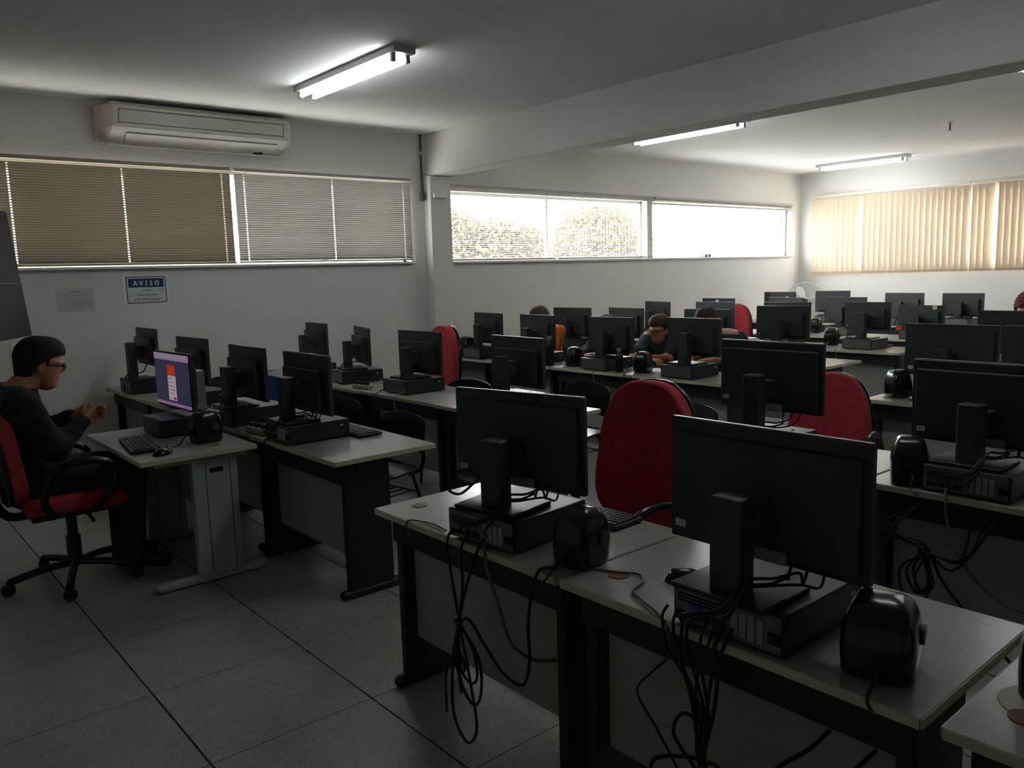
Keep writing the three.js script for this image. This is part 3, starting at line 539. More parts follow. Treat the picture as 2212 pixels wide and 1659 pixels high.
  part(b2, 'loop', loop([[0, -0.04, 0], [-0.01, -0.05, -0.05], [-0.02, -0.09, -0.13], [-0.02, -0.13, -0.14], [-0.01, -0.135, -0.08], [0, -0.1, 0.0]], 0.0055), M.cableBlack);
  part(b2, 'loop', loop([[0, 0.05, 0], [-0.01, 0.06, -0.05], [-0.01, 0.0, -0.08], [0, -0.06, -0.04], [0, -0.1, 0.02]], 0.0045), M.cableBlack);
  part(b2, 'tie', (() => { const g = new THREE.TorusGeometry(0.022, 0.005, 6, 14); g.rotateX(Math.PI / 2 + 0.3); g.translate(0.005, -0.06, 0.02); return g; })(), M.cableGrey);
  single('power_cable', loop([[1.54, 0.562, -1.24], [1.49, 0.54, -1.25], [1.46, 0.5, -1.27], [1.455, 0.42, -1.2], [1.452, 0.33, -1.13], [1.455, 0.25, -1.15], [1.46, 0.2, -1.16]], 0.003), M.cableBlack, 'thin black cable hanging left of the thick cable bundle', 'cable');
  single('power_cable', loop([[1.54, 0.562, -0.80], [1.49, 0.53, -0.82], [1.46, 0.48, -0.87], [1.45, 0.35, -0.95], [1.47, 0.1, -1.02], [1.48, 0.03, -1.03]], 0.005), M.cableBlack, 'black cable slanting down below the large stabilizer', 'cable');
  single('power_cable', loop([[1.54, 0.562, -0.70], [1.49, 0.53, -0.72], [1.46, 0.46, -0.77], [1.45, 0.3, -0.82], [1.47, 0.05, -0.8]], 0.005), M.cableBlack, 'black cable dropping straight below the large stabilizer', 'cable');
  // second aisle row
  const b3 = thing('cable_bundle', 'tangle of cable loops hanging below the second aisle row', 'cables', [3.0, 0.50, -1.22]);
  for (let i = 0; i < 5; i++) { const q = (k) => (rnd() - 0.5) * k; part(b3, 'loop', loop([[0.03, 0.15, -0.2 + i * 0.05 + q(0.06)], [q(0.02), 0.03 + q(0.04), -0.12 + q(0.1)], [q(0.02), q(0.02), q(0.03)], [q(0.02), -0.1 + q(0.06), -0.05 + q(0.08)], [0.01, -0.2 + q(0.08), -0.02 + q(0.07)], [q(0.02), -0.14 + q(0.07), 0.04 + q(0.05)], [q(0.02), -0.02, 0.02 + q(0.02)], [q(0.02), -0.04 + q(0.07), 0.12 + q(0.1)], [0.03, 0.15, 0.2 + q(0.12)]], 0.0035 + rnd() * 0.0018), M.cableBlack); }
  part(b3, 'loop', loop([[0.03, 0.14, -0.26], [0, 0.0, -0.27], [0, -0.05, -0.29], [0, -0.12, -0.25], [0, -0.16, -0.22], [0, -0.16, -0.28], [0, -0.13, -0.3]], 0.0025), M.cableBlack);
  part(b3, 'tail', loop([[0, 0, 0.02], [0.0, -0.12, 0.08], [0, -0.26, 0.22], [0.02, -0.4, 0.36], [0.04, -0.47, 0.46]], 0.0055), M.cableBlack);
  single('patch_cable', loop([[3.06, 0.73, -1.17], [3.03, 0.70, -1.16], [3.01, 0.6, -1.14], [3.0, 0.46, -1.07], [2.995, 0.38, -0.97], [2.995, 0.35, -0.86], [3.0, 0.34, -0.7]], 0.0045), M.cableGrey, 'pale cable arching down from the second aisle row', 'cable');
  // cables of the window-side rows
  const drop = (label, x, z, m, a) => single('power_cable', loop([[x + 0.1, 0.73, z - 0.02], [x + 0.02, 0.712, z], [x - 0.012, 0.70, z + 0.01], [x - 0.02, 0.6, z + 0.03], [x - 0.018, 0.48, z + a], [x - 0.015, 0.4, z + a + 0.03]], 0.004), m, label, 'cable');
  drop('black cable hanging from the near desk of the first window-side row', 1.735, -4.1, M.cableBlack, 0.05);
  drop('black cable hanging from the second desk of the first window-side row', 1.735, -4.75, M.cableBlack, -0.06);
  drop('pale cable hanging from the near desk of the second window-side row', 3.02, -4.85, M.cableGrey, 0.08);
  drop('black cable hanging from the second desk of the second window-side row', 3.02, -5.1, M.cableBlack, -0.05);
  drop('black cable hanging from the third desk of the second window-side row', 3.02, -5.95, M.cableBlack, 0.05);
  drop('pale cable hanging by the man with glasses', 4.93, -4.75, M.cableGrey, 0.02);
  drop('black cable hanging near the bottle', 4.93, -4.4, M.cableBlack, 0.06);
  drop('pale cable hanging from the fifth window-side row', 7.6, -4.0, M.cableGrey, 0.05);
  // power strips
  const ps = (label, x, z) => { const o = thing('power_strip', label, 'power strip', [x, DESK, z], 0.1); part(o, 'body', rbox(0.05, 0.035, 0.2, 0, 0.018, 0, 0.006), std({ color: 0xa9a48f, roughness: 0.6 })); for (let i = 0; i < 3; i++) part(o, 'plug', rbox(0.035, 0.03, 0.03, 0, 0.045, -0.06 + i * 0.06, 0.008), M.black); return o; };
  ps('cream power strip with black plugs at the near end of the first row', 1.79, -4.32);
  ps('cream power strip with plugs in the second window-side row', 3.09, -5.42);
  // papers and notebooks lying on far desks
  single('paper_stack', rbox(0.21, 0.03, 0.3, 8.05, DESK + 0.0155, -5.36, 0.003), M.paper, 'stack of white paper in front of the far red chair', 'paper');
  single('paper_sheet', box(0.21, 0.002, 0.3, 5.3, DESK + 0.0015, -4.38), M.paper, 'white paper on the desk by the man with glasses', 'paper');
  single('paper_sheet', box(0.21, 0.002, 0.29, 5.42, DESK + 0.0015, -5.95), M.paper, 'white paper on the desk before the person in orange', 'paper');
  single('paper_sheet', box(0.22, 0.002, 0.3, 3.53, DESK + 0.0015, -2.32), M.paper, 'white paper on the second aisle row beside the keyboard', 'paper');
  const sk = (label, x, z, col, r, h) => { const o = thing('bottle', label, 'bottle', [x, DESK, z]); const pts = [[0, 0], [r, 0], [r * 1.02, h * 0.1], [r, h * 0.62], [r * 0.75, h * 0.74], [r * 0.42, h * 0.82], [r * 0.4, h * 0.88]].map((p) => new THREE.Vector2(...p)); part(o, 'body', new THREE.LatheGeometry(pts, 20), std({ color: col, roughness: 0.25 })); part(o, 'cap', cyl(r * 0.52, h * 0.13, 0, h * 0.93, 0, 16), M.silver); return o; };
  sk('dark flowered flask on the third window-side row', 5.02, -5.38, 0x2a1620, 0.042, 0.27);
  sk('dark bottle with pale cap beside the man with glasses', 5.03, -4.54, 0x1a1c20, 0.035, 0.2);
  single('card_box', rbox(0.05, 0.05, 0.07, 9.05, DESK + 0.115, -4.02, 0.004), std({ color: 0xc23a20, roughness: 0.6 }), 'small red box on a computer in the sixth window-side row', 'box');
}

// ---------- chairs ----------
function backShape(w, h, topR, botR, taper = 0) {
  const s = new THREE.Shape(), b = w / 2 - taper; s.moveTo(-b + botR, 0); s.lineTo(b - botR, 0); s.quadraticCurveTo(b, 0, b + taper * 0.2, botR); s.lineTo(w / 2, h - topR * 1.15); s.bezierCurveTo(w / 2, h - topR * 0.4, w / 2 - topR * 0.45, h, w / 2 - topR * 1.15, h); s.lineTo(-w / 2 + topR * 1.15, h); s.bezierCurveTo(-w / 2 + topR * 0.45, h, -w / 2, h - topR * 0.4, -w / 2, h - topR * 1.15); s.lineTo(-b - taper * 0.2, botR); s.quadraticCurveTo(-b, 0, -b + botR, 0); return s;
}
function eggShape(w, h) { // wide near the foot, drawn in and round at the top
  const s = new THREE.Shape(), a = w / 2, pts = []; for (let i = 0; i <= 48; i++) { const t = i / 48 * 2 * PI - PI / 2, c = Math.cos(t), d = Math.sin(t); const y = h / 2 + h / 2 * Math.sign(d) * Math.pow(Math.abs(d), d > 0 ? 0.78 : 0.5), k = y / h; pts.push([a * (1 - 0.2 * Math.pow(k, 1.4)) * Math.sign(c) * Math.pow(Math.abs(c), d > 0 ? 0.72 : 0.48), y]); }
  pts.forEach(([x, y], i) => i ? s.lineTo(x, y) : s.moveTo(x, y)); return s;
}
function bend(g, k, kv = 0) { const p = g.attributes.position; for (let i = 0; i < p.count; i++) { const x = p.getX(i), y = p.getY(i); p.setZ(i, p.getZ(i) + k * x * x + kv * (y - 0.25) * (y - 0.25)); } g.computeVertexNormals(); return g; }
// office chair faces +x; back stands at -x
function officeChair(label, x, z, turn, o_ = {}) {
  const fab = o_.fabric ?? M.red, W = o_.w ?? 0.47, hB = o_.h ?? 0.58, y0 = o_.y0 ?? 0.54;
  const o = thing('office_chair', label, 'chair', [x, 0, z], turn, 'swivel chairs');
  const bg = new THREE.ExtrudeGeometry(eggShape(W, hB), { depth: 0.035, bevelEnabled: true, bevelSize: 0.018, bevelThickness: 0.02, bevelSegments: 4, curveSegments: 14, steps: 1 });
  bend(bg, 0.25, 0.1); bg.rotateY(Math.PI / 2); bg.rotateZ(0.1); bg.translate(-0.27, y0, 0);
  part(o, 'backrest', bg, fab);
  const sg = new THREE.ExtrudeGeometry(eggShape(W + 0.022, hB + 0.016), { depth: 0.01, bevelEnabled: true, bevelSize: 0.012, bevelThickness: 0.008, bevelSegments: 3, curveSegments: 14 });
  bend(sg, 0.25, 0.1); sg.rotateY(Math.PI / 2); sg.rotateZ(0.1); sg.translate(-0.30, y0 - 0.008, 0);
  part(o, 'back_shell', sg, M.blackGloss, 'black back shell');
  part(o, 'back_bracket', tube([[-0.12, 0.40, 0], [-0.28, 0.41, 0], [-0.33, 0.5, 0], [-0.335, 0.66, 0]], 0.022, 16, 8), M.black);
  part(o, 'seat', (() => { const g = rbox(0.47, 0.085, 0.48, 0.0, 0.47, 0, 0.04, 4); const p = g.attributes.position; for (let i = 0; i < p.count; i++) { const a = p.getX(i); if (a > 0.1) p.setY(i, p.getY(i) - (a - 0.1) * (a - 0.1) * 1.2); } g.computeVertexNormals(); return g; })(), fab);
  part(o, 'seat_pan', rbox(0.42, 0.03, 0.43, 0, 0.415, 0, 0.01), M.black);
  for (const s of [-1, 1]) if (o_.arms !== false) part(o, 'armrest', merge([tube([[-0.12, 0.42, s * 0.24], [-0.16, 0.52, s * 0.29], [-0.1, 0.66, s * 0.295], [0.08, 0.685, s * 0.29], [0.17, 0.63, s * 0.285], [0.14, 0.52, s * 0.28], [0.06, 0.42, s * 0.24]], 0.019, 36, 8)]), M.blackGloss);
  part(o, 'gas_column', merge([cyl(0.026, 0.2, 0, 0.30, 0, 16), cyl(0.036, 0.16, 0, 0.17, 0, 16)]), M.black);
  part(o, 'tilt_lever', tube([[0, 0.39, 0.02], [0.05, 0.385, 0.14], [0.06, 0.36, 0.22]], 0.009, 12, 6), M.black);
  for (let i = 0; i < 5; i++) {
    const a = i * 1.2566 + (o_.spin ?? 0.3), c = Math.cos(a), s = Math.sin(a);
    part(o, 'base_leg', tube([[0.02 * c, 0.105, 0.02 * s], [0.17 * c, 0.095, 0.17 * s], [0.31 * c, 0.07, 0.31 * s]], 0.02, 10, 8), M.black);
    const w = new THREE.TorusGeometry(0.02, 0.012, 8, 16); const w2 = w.clone(); w.translate(0, 0, 0.011); w2.translate(0, 0, -0.011); const g = merge([w, w2, (() => { const h = cyl(0.02, 0.03, 0, 0, 0, 12); h.rotateX(Math.PI / 2); return h; })(), cyl(0.008, 0.03, 0, 0.03, 0, 8)]); g.rotateY(a * 1.7); g.translate(0.315 * c, 0.032, 0.315 * s); part(o, 'caster', g, M.black);
  }
  return o;
}
officeChair('large red swivel chair between the two big monitors', 2.25, -2.13, PI, { w: 0.485, h: 0.56, y0: 0.52 });
officeChair('red swivel chair behind the second aisle row', 3.88, -2.15, PI + 0.2, { w: 0.43, h: 0.54, y0: 0.40 });
officeChair('red swivel chair standing by the window wall beside the pillar', 3.66, -5.56, PI - 0.1, { arms: false, h: 0.54, y0: 0.57 });
officeChair('far red swivel chair behind the paper stack', 8.3, -5.80, PI + 0.1, { arms: false, w: 0.44, h: 0.54, y0: 0.53 });
officeChair('dark red swivel chair the man sits on', 0.88, -4.66, 0, { arms: true, h: 0.5, y0: 0.5, spin: 0.62 });

let plasticProto = null;
function plasticChair(label, x, z, turn, mat) { // faces +x
  if (plasticProto && !mat) return copyOf(plasticProto, label, [x, 0, z], turn);
  const m = mat ?? M.blackGloss, o = thing('plastic_chair', label, 'chair', [x, 0, z], turn, 'plastic shell chairs'); if (!mat) plasticProto = o;
  const s = new THREE.Shape(); const w = 0.21; s.moveTo(-w, 0.04); s.quadraticCurveTo(0, 0.13, w, 0.04); s.lineTo(w + 0.008, 0.25); s.quadraticCurveTo(w * 0.92, 0.305, 0, 0.315); s.quadraticCurveTo(-w * 0.92, 0.305, -w - 0.008, 0.25); s.lineTo(-w, 0.04);
  if (!mat) for (const [yy, n] of [[0.255, 7], [0.205, 7], [0.155, 6]]) for (let i = 0; i < n; i++) { const h = new THREE.Path(); const cx = (i - (n - 1) / 2) * 0.05; h.absellipse(cx, yy - cx * cx * 0.5, 0.0075, 0.0042, 0, 6.283, true); s.holes.push(h); }
  const bg = new THREE.ExtrudeGeometry(s, { depth: 0.006, bevelEnabled: true, bevelSize: 0.003, bevelThickness: 0.003, bevelSegments: 1, curveSegments: 8 }); bg.rotateY(PI / 2); bg.rotateZ(0.12); bg.translate(-0.215, 0.50, 0);
  part(o, 'backrest', bg, m);
  part(o, 'seat', (() => { const g = new RoundedBoxGeometry(0.40, 0.014, 0.42, 4, 0.006); const p = g.attributes.position; for (let i = 0; i < p.count; i++) { const a = p.getX(i), b = p.getZ(i); p.setY(i, p.getY(i) + 0.25 * b * b - (a > 0.1 ? (a - 0.1) * (a - 0.1) * 2 : 0)); } g.computeVertexNormals(); g.translate(0, 0.435, 0); return g; })(), m);
  for (const t of [-1, 1]) {
    part(o, 'back_upright', tube([[-0.10, 0.43, t * 0.19], [-0.19, 0.44, t * 0.2], [-0.225, 0.5, t * 0.205], [-0.22, 0.6, t * 0.2]], 0.014, 18, 8), m);
    part(o, 'leg', tube([[0.17, 0.42, t * 0.17], [0.2, 0.2, t * 0.2], [0.21, 0.012, t * 0.21]], 0.011, 10, 8), M.blackSteel);
    part(o, 'leg', tube([[-0.15, 0.42, t * 0.17], [-0.2, 0.2, t * 0.2], [-0.23, 0.012, t * 0.21]], 0.011, 10, 8), M.blackSteel);
  }
  for (let i = 0; i < 5; i++) part(o, 'rack_bar', tube([[-0.16, 0.3, -0.15 + i * 0.075], [0.17, 0.3, -0.15 + i * 0.075]], 0.005, 3, 6), M.blackSteel);
  for (const a of [-0.165, 0.175]) part(o, 'rack_rail', tube([[a, 0.3, -0.185], [a, 0.3, 0.185]], 0.007, 3, 6), M.blackSteel);
  return o;
}
for (const [label, x, z, turn, k, mat] of [
  ['black perforated plastic chair at the near end of the first window-side row', 2.42, -4.12, PI + 0.2, 0.9],
  ['second black plastic chair behind the first window-side row', 2.46, -4.92, PI + 0.2, 0.9],
  ['black plastic chair by the wall behind the first window-side row', 2.36, -6.88, PI + 0.2, 0.9],
  ['black perforated chair between the second and third window-side rows', 3.96, -4.06, PI + 0.1, 0.92],
  ['black plastic chair with rounded top beside the wall-side red chair', 3.52, -4.83, PI + 0.35, 0.92],
  ['black plastic chair behind the large red swivel chair', 3.76, -2.98, PI + 0.25, 0.9],
  ['bright blue plastic chair behind the first window-side row', 2.5, -6.24, PI + 0.1, 0.95, M.blue],
]) plasticChair(label, x, z, turn, mat).scale.setScalar(k);

// ---------- standing fan ----------
{
  const o = thing('standing_fan', 'white standing fan in the far corner', 'fan', [12.15, 0, -6.95], -0.9);
  part(o, 'base', new THREE.LatheGeometry([[0, 0], [0.2, 0], [0.2, 0.015], [0.05, 0.05], [0.03, 0.06]].map((p) => new THREE.Vector2(...p)), 28), M.white);
  part(o, 'pole', cyl(0.016, 0.9, 0, 0.48, 0, 12), M.white);
  part(o, 'motor', (() => { const g = new THREE.CapsuleGeometry(0.065, 0.08, 6, 16); g.rotateX(PI / 2); g.translate(0, 0.96, -0.06); return g; })(), M.white);
  const gr = part(o, 'guard_rim', (() => { const g = new THREE.TorusGeometry(0.29, 0.007, 8, 60); g.translate(0, 0.96, 0.09); return g; })(), M.alu);
  for (let i = 0; i < 36; i++) { const a = i * PI / 18; part(gr, 'guard_wire', tube([[0.05 * Math.cos(a), 0.96 + 0.05 * Math.sin(a), 0.16], [0.2 * Math.cos(a), 0.96 + 0.2 * Math.sin(a), 0.15], [0.29 * Math.cos(a), 0.96 + 0.29 * Math.sin(a), 0.09]], 0.0015, 8, 4), M.alu); }
  part(o, 'hub', (() => { const g = cyl(0.045, 0.03, 0, 0, 0, 20); g.rotateX(PI / 2); g.translate(0, 0.96, 0.11); return g; })(), std({ color: 0x55575c, roughness: 0.5 }));
  for (let i = 0; i < 3; i++) { const s = new THREE.Shape(); s.moveTo(0.03, -0.02); s.bezierCurveTo(0.12, -0.11, 0.24, -0.1, 0.25, -0.02); s.bezierCurveTo(0.25, 0.07, 0.12, 0.06, 0.03, 0.02); const g = new THREE.ExtrudeGeometry(s, { depth: 0.004, bevelEnabled: false, curveSegments: 8 }); g.rotateX(0.35); g.rotateZ(i * 2.094); g.translate(0, 0.96, 0.09); part(o, 'blade', g, M.white); }
}

// ---------- people ----------
function isoMesh(fn, lo, hi, cell) {
  const c = [0, 1, 2].map((k) => (lo[k] + hi[k]) / 2), half = Math.max(...[0, 1, 2].map((k) => hi[k] - lo[k])) / 2 + 3 * cell, n = Math.ceil(2 * half / cell);
  const mc = new MarchingCubes(n, M.skin, false, false, 400000); mc.isolation = 0; const hs = mc.halfsize ?? n / 2;
  for (let z = 0; z < n; z++) for (let y = 0; y < n; y++) for (let x = 0; x < n; x++) {
    const p = [c[0] + (x - hs) / hs * half, c[1] + (y - hs) / hs * half, c[2] + (z - hs) / hs * half];
    let d = 1; if (p[0] > lo[0] - 2 * cell && p[0] < hi[0] + 2 * cell && p[1] > lo[1] - 2 * cell && p[1] < hi[1] + 2 * cell && p[2] > lo[2] - 2 * cell && p[2] < hi[2] + 2 * cell) d = fn(p[0], p[1], p[2]);
    mc.field[x + y * n + z * n * n] = -d;
  }
  mc.update(); const k = mc.count ?? mc.geometry.drawRange.count; const a = mc.positionArray.slice(0, k * 3);
  for (let i = 0; i < k; i++) for (let q = 0; q < 3; q++) a[i * 3 + q] = c[q] + a[i * 3 + q] * half;
  let g = new THREE.BufferGeometry(); g.setAttribute('position', new THREE.Float32BufferAttribute(a, 3)); g = mergeVertices(g, cell * 0.02); g.computeVertexNormals();
  g.setAttribute('uv', new THREE.Float32BufferAttribute(new Float32Array(g.attributes.position.count * 2).map((_, i) => g.attributes.position.array[Math.floor(i / 2) * 3 + (i % 2)] * 3), 2)); return g;
}
const smin = (a, b, k) => { const h = Math.max(k - Math.abs(a - b), 0) / k; return Math.min(a, b) - h * h * k * 0.25; };
function bones(list, k = 0.03) { // [ax,ay,az,ra, bx,by,bz,rb]
  return (x, y, z) => { let d = 9; for (const [ax, ay, az, ra, bx, by, bz, rb] of list) { const dx = bx - ax, dy = by - ay, dz = bz - az, l = dx * dx + dy * dy + dz * dz || 1e-9; let t = ((x - ax) * dx + (y - ay) * dy + (z - az) * dz) / l; t = t < 0 ? 0 : t > 1 ? 1 : t;
    const e = Math.hypot(x - ax - dx * t, y - ay - dy * t, z - az - dz * t) - (ra + (rb - ra) * t); d = smin(d, e, k); } return d; };
}
const ell = (x, y, z, cx, cy, cz, rx, ry, rz) => { const k = Math.hypot((x - cx) / rx, (y - cy) / ry, (z - cz) / rz); return (k - 1) * Math.min(rx, ry, rz); };
// head in its own axes: x forward, y up, origin at the middle of the skull
function headField(x, y, z) {
  let d = ell(x, y, z, -0.008, 0.035, 0, 0.098, 0.088, 0.076);
  d = smin(d, ell(x, y, z, 0.03, -0.035, 0, 0.062, 0.085, 0.06), 0.04);
  d = smin(d, ell(x, y, z, 0.05, -0.088, 0, 0.032, 0.024, 0.034), 0.035);
  d = smin(d, ell(x, y, z, 0.072, 0.025, 0, 0.02, 0.012, 0.05), 0.025);
  d = smin(d, ell(x, y, z, 0.100, -0.018, 0, 0.014, 0.011, 0.013), 0.014); d = smin(d, ell(x, y, z, 0.090, 0.004, 0, 0.012, 0.024, 0.009), 0.016);
  d = smin(d, ell(x, y, z, 0.083, -0.052, 0, 0.011, 0.006, 0.022), 0.01); d = smin(d, ell(x, y, z, 0.081, -0.064, 0, 0.011, 0.007, 0.02), 0.008);
  d = Math.max(d, -ell(x, y, z, 0.1, 0.008, 0.03, 0.02, 0.011, 0.017)); d = Math.max(d, -ell(x, y, z, 0.1, 0.008, -0.03, 0.02, 0.011, 0.017));
  for (const s of [-1, 1]) { d = smin(d, ell(x, y, z, 0.074, 0.006, s * 0.031, 0.014, 0.011, 0.013), 0.006); let e = ell(x, y, z, -0.005, -0.005, s * 0.076, 0.021, 0.033, 0.011); e = Math.max(e, -ell(x, y, z, 0.002, -0.003, s * 0.09, 0.012, 0.02, 0.009)); d = smin(d, e, 0.008); }
  return d;
}
const hairline = (x) => x > 0.07 ? 0.062 : x > 0.03 ? 0.04 + (x - 0.03) * 0.5 : x > 0.012 ? 0.0 : x > -0.035 ? 0.03 - Math.min(0.05, (0.012 - x) * 1.1) : -0.095;
function hairField(th, line, bump) { return (x, y, z) => Math.max(smin(smin(ell(x, y, z, -0.012, 0.042, 0, 0.1 + th, 0.088 + th * 1.5, 0.077 + th), ell(x, y, z, 0.045, 0.085, 0, 0.062, 0.045 + th, 0.06), 0.03), ell(x, y, z, -0.05, -0.04, 0, 0.05 + th * 0.5, 0.07, 0.058), 0.03) + (bump ? 0.006 * Math.sin(x * 150) * Math.sin(y * 140) * Math.sin(z * 160) : 0), line(x) - y); }
function handBones(s) { // palm at origin pointing +x, thumb towards +z * s, fingers curled down
  const b = [[0, 0, -0.02, 0.016, 0.075, 0, -0.026, 0.014], [0, 0, 0, 0.017, 0.08, 0.002, 0, 0.014], [0, 0, 0.018, 0.016, 0.078, 0, 0.024, 0.013]];
  const f = [[-0.032, 0.024], [-0.011, 0.03], [0.010, 0.031], [0.03, 0.026]];
  const list = f.map(([z, l]) => bonesChain([[0.078, 0, z], [0.078 + l * 1.1, -0.008, z], [0.078 + l * 1.5, -0.034, z], [0.078 + l * 0.9, -0.05, z]], [0.0095, 0.009, 0.0085, 0.0078]));
  const th = bonesChain([[0.015, -0.004, 0.022 * s], [0.05, -0.012, 0.046 * s], [0.082, -0.022, 0.046 * s], [0.1, -0.034, 0.036 * s]], [0.0135, 0.011, 0.0095, 0.0085]);
  const palm = bones(b, 0.02), fs = [...list, th].map((q) => bones(q, 0.006)); return (x, y, z) => { let d = palm(x, y, z); for (const q of fs) d = smin(d, q(x, y, z), 0.007); return d; };
}
const bonesChain = (p, r) => p.slice(1).map((q, i) => [...p[i], r[i], ...q, r[i + 1]]);
const headGeo = (cell) => isoMesh(headField, [-0.13, -0.14, -0.11], [0.13, 0.15, 0.11], cell);
const handGeoR = isoMesh(handBones(-1), [-0.03, -0.08, -0.07], [0.15, 0.03, 0.07], 0.0034), handGeoL = isoMesh(handBones(1), [-0.03, -0.08, -0.07], [0.15, 0.03, 0.07], 0.0034);
function place(g, x, y, z, rx, ry, rz) { const q = g.clone(); q.applyMatrix4(new THREE.Matrix4().compose(V(x, y, z), new THREE.Quaternion().setFromEuler(new THREE.Euler(rx, ry, rz, 'YZX')), V(1, 1, 1))); return q; }
function aim(a, b) { const d = [b[0] - a[0], b[1] - a[1], b[2] - a[2]]; return [0, Math.atan2(-d[2], d[0]), Math.atan2(d[1], Math.hypot(d[0], d[2]))]; }

// seated person facing +x; J holds the joints
function person(label, pos, turn, J, look) {
  const o = thing('person', label, 'person', pos, turn), cell = look.cell ?? 0.016, S = (j, r) => [...j, r];
  const arm = (s) => { const A = J[s]; return [[...A[0], 0.058, ...A[1], 0.043], [...A[1], 0.043, ...A[2], 0.028]]; };
  const torso = [[...J.pelvis.map((v, i) => i === 2 ? v - 0.07 : v), 0.115, ...J.pelvis.map((v, i) => i === 2 ? v + 0.07 : v), 0.115], [...J.pelvis, 0.14, ...J.waist, 0.13], [...J.waist, 0.13, ...J.chest, 0.145], [J.chest[0], J.chest[1], J.chest[2] - 0.08, 0.115, J.chest[0], J.chest[1], J.chest[2] + 0.08, 0.115], [...J.L[0], 0.066, ...J.R[0], 0.066], [...J.chest, 0.12, ...J.neck, 0.06]];
  const legs = ['LL', 'RR'].flatMap((s) => [[...J[s][0], 0.088, ...J[s][1], 0.06], [...J[s][1], 0.06, ...J[s][2], 0.042]]);
  const feet = ['LL', 'RR'].map((s) => [...J[s][2], 0.036, J[s][2][0] + 0.15, 0.04, J[s][2][2], 0.034]);
  const neck = [[J.neck[0] - 0.01, J.neck[1], J.neck[2], 0.066, J.head[0] - 0.035, J.head[1] - 0.05, J.head[2], 0.06]];
  const all = [...torso, ...arm('L'), ...arm('R'), ...legs, ...feet, ...neck];
  const lo = [0, 1, 2].map((k) => Math.min(...all.flatMap((b) => [b[k], b[k + 4]])) - 0.2), hi = [0, 1, 2].map((k) => Math.max(...all.flatMap((b) => [b[k], b[k + 4]])) + 0.2); lo[1] = Math.max(lo[1], 0.002);
  const skinG = isoMesh(bones(all, 0.035), lo, hi, cell);
  const hq = [J.head, look.headTurn ?? 0, look.nod ?? -0.25];
  const hg = place(look.headGeo, ...J.head, 0, look.headTurn ?? 0, look.nod ?? -0.25);
  const hr = ['L', 'R'].map((s) => { const [, e, w] = J[s]; const [a, b, c] = aim(e, w); return place(s === 'L' ? handGeoL : handGeoR, ...w, J[s][3] ?? 0, b, c); });
  part(o, 'body', merge([skinG, hg, ...hr]), M.skin);
  const off = (l, d) => l.map((b) => b.map((v, i) => i === 3 || i === 7 ? v + d : v));
  const sleeve = (s) => { const A = J[s], f = look.sleeve ?? 0.95; const m = A[1].map((v, i) => v + (A[2][i] - v) * f), h = f < 0 ? A[0].map((v, i) => v + (A[1][i] - v) * 0.75) : null; return h ? [[...A[0], 0.072, ...h, 0.068]] : [[...A[0], 0.074, ...A[1], 0.06], [...A[1], 0.06, ...m, 0.04]]; };
  const nk = J.neck[1] + 0.012; const jf = bones([...off(torso, 0.014), ...sleeve('L'), ...sleeve('R')], 0.04);
  part(o, 'jacket', isoMesh((x, y, z) => Math.max(jf(x, y, z) + (look.folds ?? 0) * Math.sin(y * 70 + x * 30) * Math.sin(z * 40), y - nk - (x < J.neck[0] ? 0.02 : 0)), lo, hi, cell), look.top, look.topLabel);
  part(o, 'trousers', isoMesh(bones([...off(legs, 0.012), [...J.pelvis.map((v, i) => i === 2 ? v - 0.08 : v), 0.128, ...J.pelvis.map((v, i) => i === 2 ? v + 0.08 : v), 0.128]], 0.04), lo, hi, cell), M.trousers);
  for (const f of feet) part(o, 'shoe', isoMesh(bones(off([f], 0.006), 0.02), [f[0] - 0.08, 0.002, f[2] - 0.08], [f[4] + 0.08, 0.16, f[2] + 0.08], cell * 0.6), M.black);
  const hair = isoMesh(hairField(look.hairT ?? 0.012, look.line ?? hairline, look.curly), [-0.17, -0.3, -0.13], [0.14, 0.2, 0.13], look.hairCell ?? 0.006); part(o, 'hair', place(hair, ...J.head, 0, look.headTurn ?? 0, look.nod ?? -0.25), look.hair);
  if (look.glasses) {
    const f = []; for (const s of [-1, 1]) { const t = new THREE.TorusGeometry(0.021, 0.0028, 6, 24); t.scale(1.12, 0.85, 1); t.rotateY(PI / 2); t.translate(0.107, 0.004, s * 0.031); f.push(t); f.push(box(0.105, 0.005, 0.003, 0.053, 0.009, s * 0.074)); f.push(box(0.004, 0.004, 0.03, 0.106, 0.011, s * 0.06)); } f.push(box(0.003, 0.004, 0.016, 0.108, 0.01, 0));
    part(o, 'glasses', place(merge(f), ...J.head, 0, look.headTurn ?? 0, look.nod ?? -0.25), M.blackGloss);
  }
  return o;
}
const headFine = headGeo(0.0045), headFar = headGeo(0.009);
person('man in a dark jacket and glasses seated at the teacher desk', [0.74, 0, -4.68], 0, {
  pelvis: [-0.02, 0.575, 0], waist: [-0.06, 0.71, 0], chest: [-0.08, 0.885, 0], neck: [-0.02, 1.035, 0], head: [0.075, 1.155, 0],
  L: [[-0.06, 0.985, -0.185], [0.08, 0.77, -0.25], [0.22, 0.86, -0.1], 0.6], R: [[-0.05, 0.985, 0.185], [0.06, 0.76, 0.25], [0.215, 0.865, 0.15], -0.9],
  LL: [[0.02, 0.58, -0.1], [0.43, 0.56, -0.13], [0.41, 0.09, -0.13]], RR: [[0.02, 0.58, 0.1], [0.43, 0.56, 0.13], [0.40, 0.09, 0.15]],
}, { top: M.jacket, topLabel: 'dark navy jacket', hair: M.hair, hairT: 0.013, nod: -0.2, glasses: true, headGeo: headFine, cell: 0.014, folds: 0.004, sleeve: 0.96 });
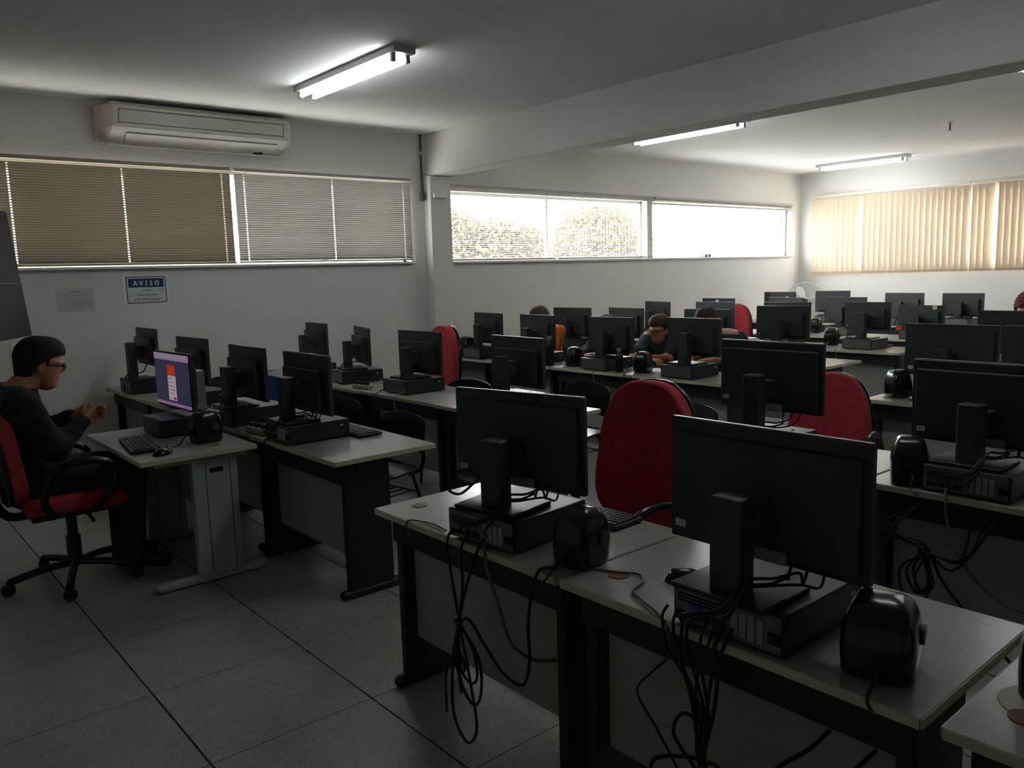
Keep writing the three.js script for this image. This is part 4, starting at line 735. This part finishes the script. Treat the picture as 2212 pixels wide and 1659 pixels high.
const seated = (x = {}) => ({ pelvis: [0, 0.575, 0], waist: [-0.01, 0.70, 0], chest: [0, 0.86, 0], neck: [0.04, 1.0, 0], head: [0.1, 1.1, 0],
  L: [[0.02, 0.955, -0.18], [0.16, 0.76, -0.25], [0.36, 0.755, -0.14], 0], R: [[0.02, 0.955, 0.18], [0.16, 0.76, 0.25], [0.36, 0.755, 0.14], 0],
  LL: [[0.03, 0.58, -0.1], [0.42, 0.56, -0.12], [0.40, 0.09, -0.12]], RR: [[0.03, 0.58, 0.1], [0.42, 0.56, 0.12], [0.40, 0.09, 0.12]], ...x });
const stool = (label, x, z, turn = PI) => plasticChair(label, x, z, turn);
person('person in an orange shirt half hidden behind a monitor by the window wall', [5.88, 0, -6.33], PI, seated({ head: [0.1, 1.045, 0.0], neck: [0.04, 0.96, 0], R: [[0.02, 0.925, 0.18], [0.16, 0.76, 0.25], [0.34, 0.75, 0.14], 0], L: [[0.02, 0.925, -0.18], [0.16, 0.76, -0.22], [0.34, 0.75, -0.1], 0] }), { top: M.orangeShirt, topLabel: 'orange shirt', hair: M.hairBrown, headGeo: headFar, cell: 0.02, sleeve: 0.9, line: (x) => x > 0.06 ? 0.045 : -0.16, hairT: 0.016 });
stool('black plastic chair under the person in orange', 5.88, -6.33);
person('person showing only the top of the hair above a third-row monitor', [5.92, 0, -5.42], PI, seated({ head: [0.1, 0.975, 0], neck: [0.04, 0.91, 0], chest: [0, 0.8, 0], L: [[0.02, 0.88, -0.17], [0.16, 0.75, -0.2], [0.36, 0.755, -0.1], 0], R: [[0.02, 0.88, 0.17], [0.16, 0.75, 0.2], [0.36, 0.755, 0.1], 0] }), { top: M.jacket, hair: M.hairBrown, headGeo: headFar, cell: 0.022, sleeve: 0.9 });
stool('black plastic chair under the person hidden behind a third-row monitor', 5.92, -5.42);
person('man with glasses in a dark teal shirt leaning on his elbow', [5.97, 0, -4.78], PI, seated({ head: [0.14, 0.99, -0.02], neck: [0.07, 0.93, -0.01], chest: [0.02, 0.83, 0], L: [[0.03, 0.9, -0.18], [0.26, 0.745, -0.2], [0.40, 0.755, -0.06], 0], R: [[0.05, 0.9, 0.18], [0.42, 0.742, 0.06], [0.46, 0.75, -0.18], 0] }), { top: M.tealShirt, topLabel: 'dark teal shirt', hair: M.hairBrown, headGeo: headFar, cell: 0.018, sleeve: -1, glasses: true, nod: -0.2 });
stool('black plastic chair under the man in the teal shirt', 5.97, -4.78);
person('person with curly hair seen above the monitor by the aisle', [6.1, 0, -4.22], PI, seated({ head: [0.03, 1.035, 0.2], neck: [0.02, 0.95, 0.12], L: [[0.02, 0.9, -0.1], [0.16, 0.75, -0.16], [0.36, 0.755, -0.08], 0], R: [[0.02, 0.89, 0.24], [0.16, 0.75, 0.22], [0.36, 0.755, 0.14], 0] }), { top: M.tealShirt, hair: M.hairBrown, headGeo: headFar, cell: 0.022, sleeve: -1, curly: true, hairT: 0.022 });
stool('black plastic chair under the person with curly hair', 6.1, -4.22);
person('person with reddish hair at the picture edge beyond the monitors', [8.0, 0, -2.42], PI, seated({ head: [0.1, 1.09, 0] }), { top: M.jacket, hair: M.hairRed, headGeo: headFar, cell: 0.022, curly: true, hairT: 0.03 });
stool('black plastic chair under the person with reddish hair', 8.0, -2.42);

scene.traverse((c) => { if (c.isMesh) { c.castShadow = true; c.receiveShadow = true; } });
renderer.render(scene, camera);
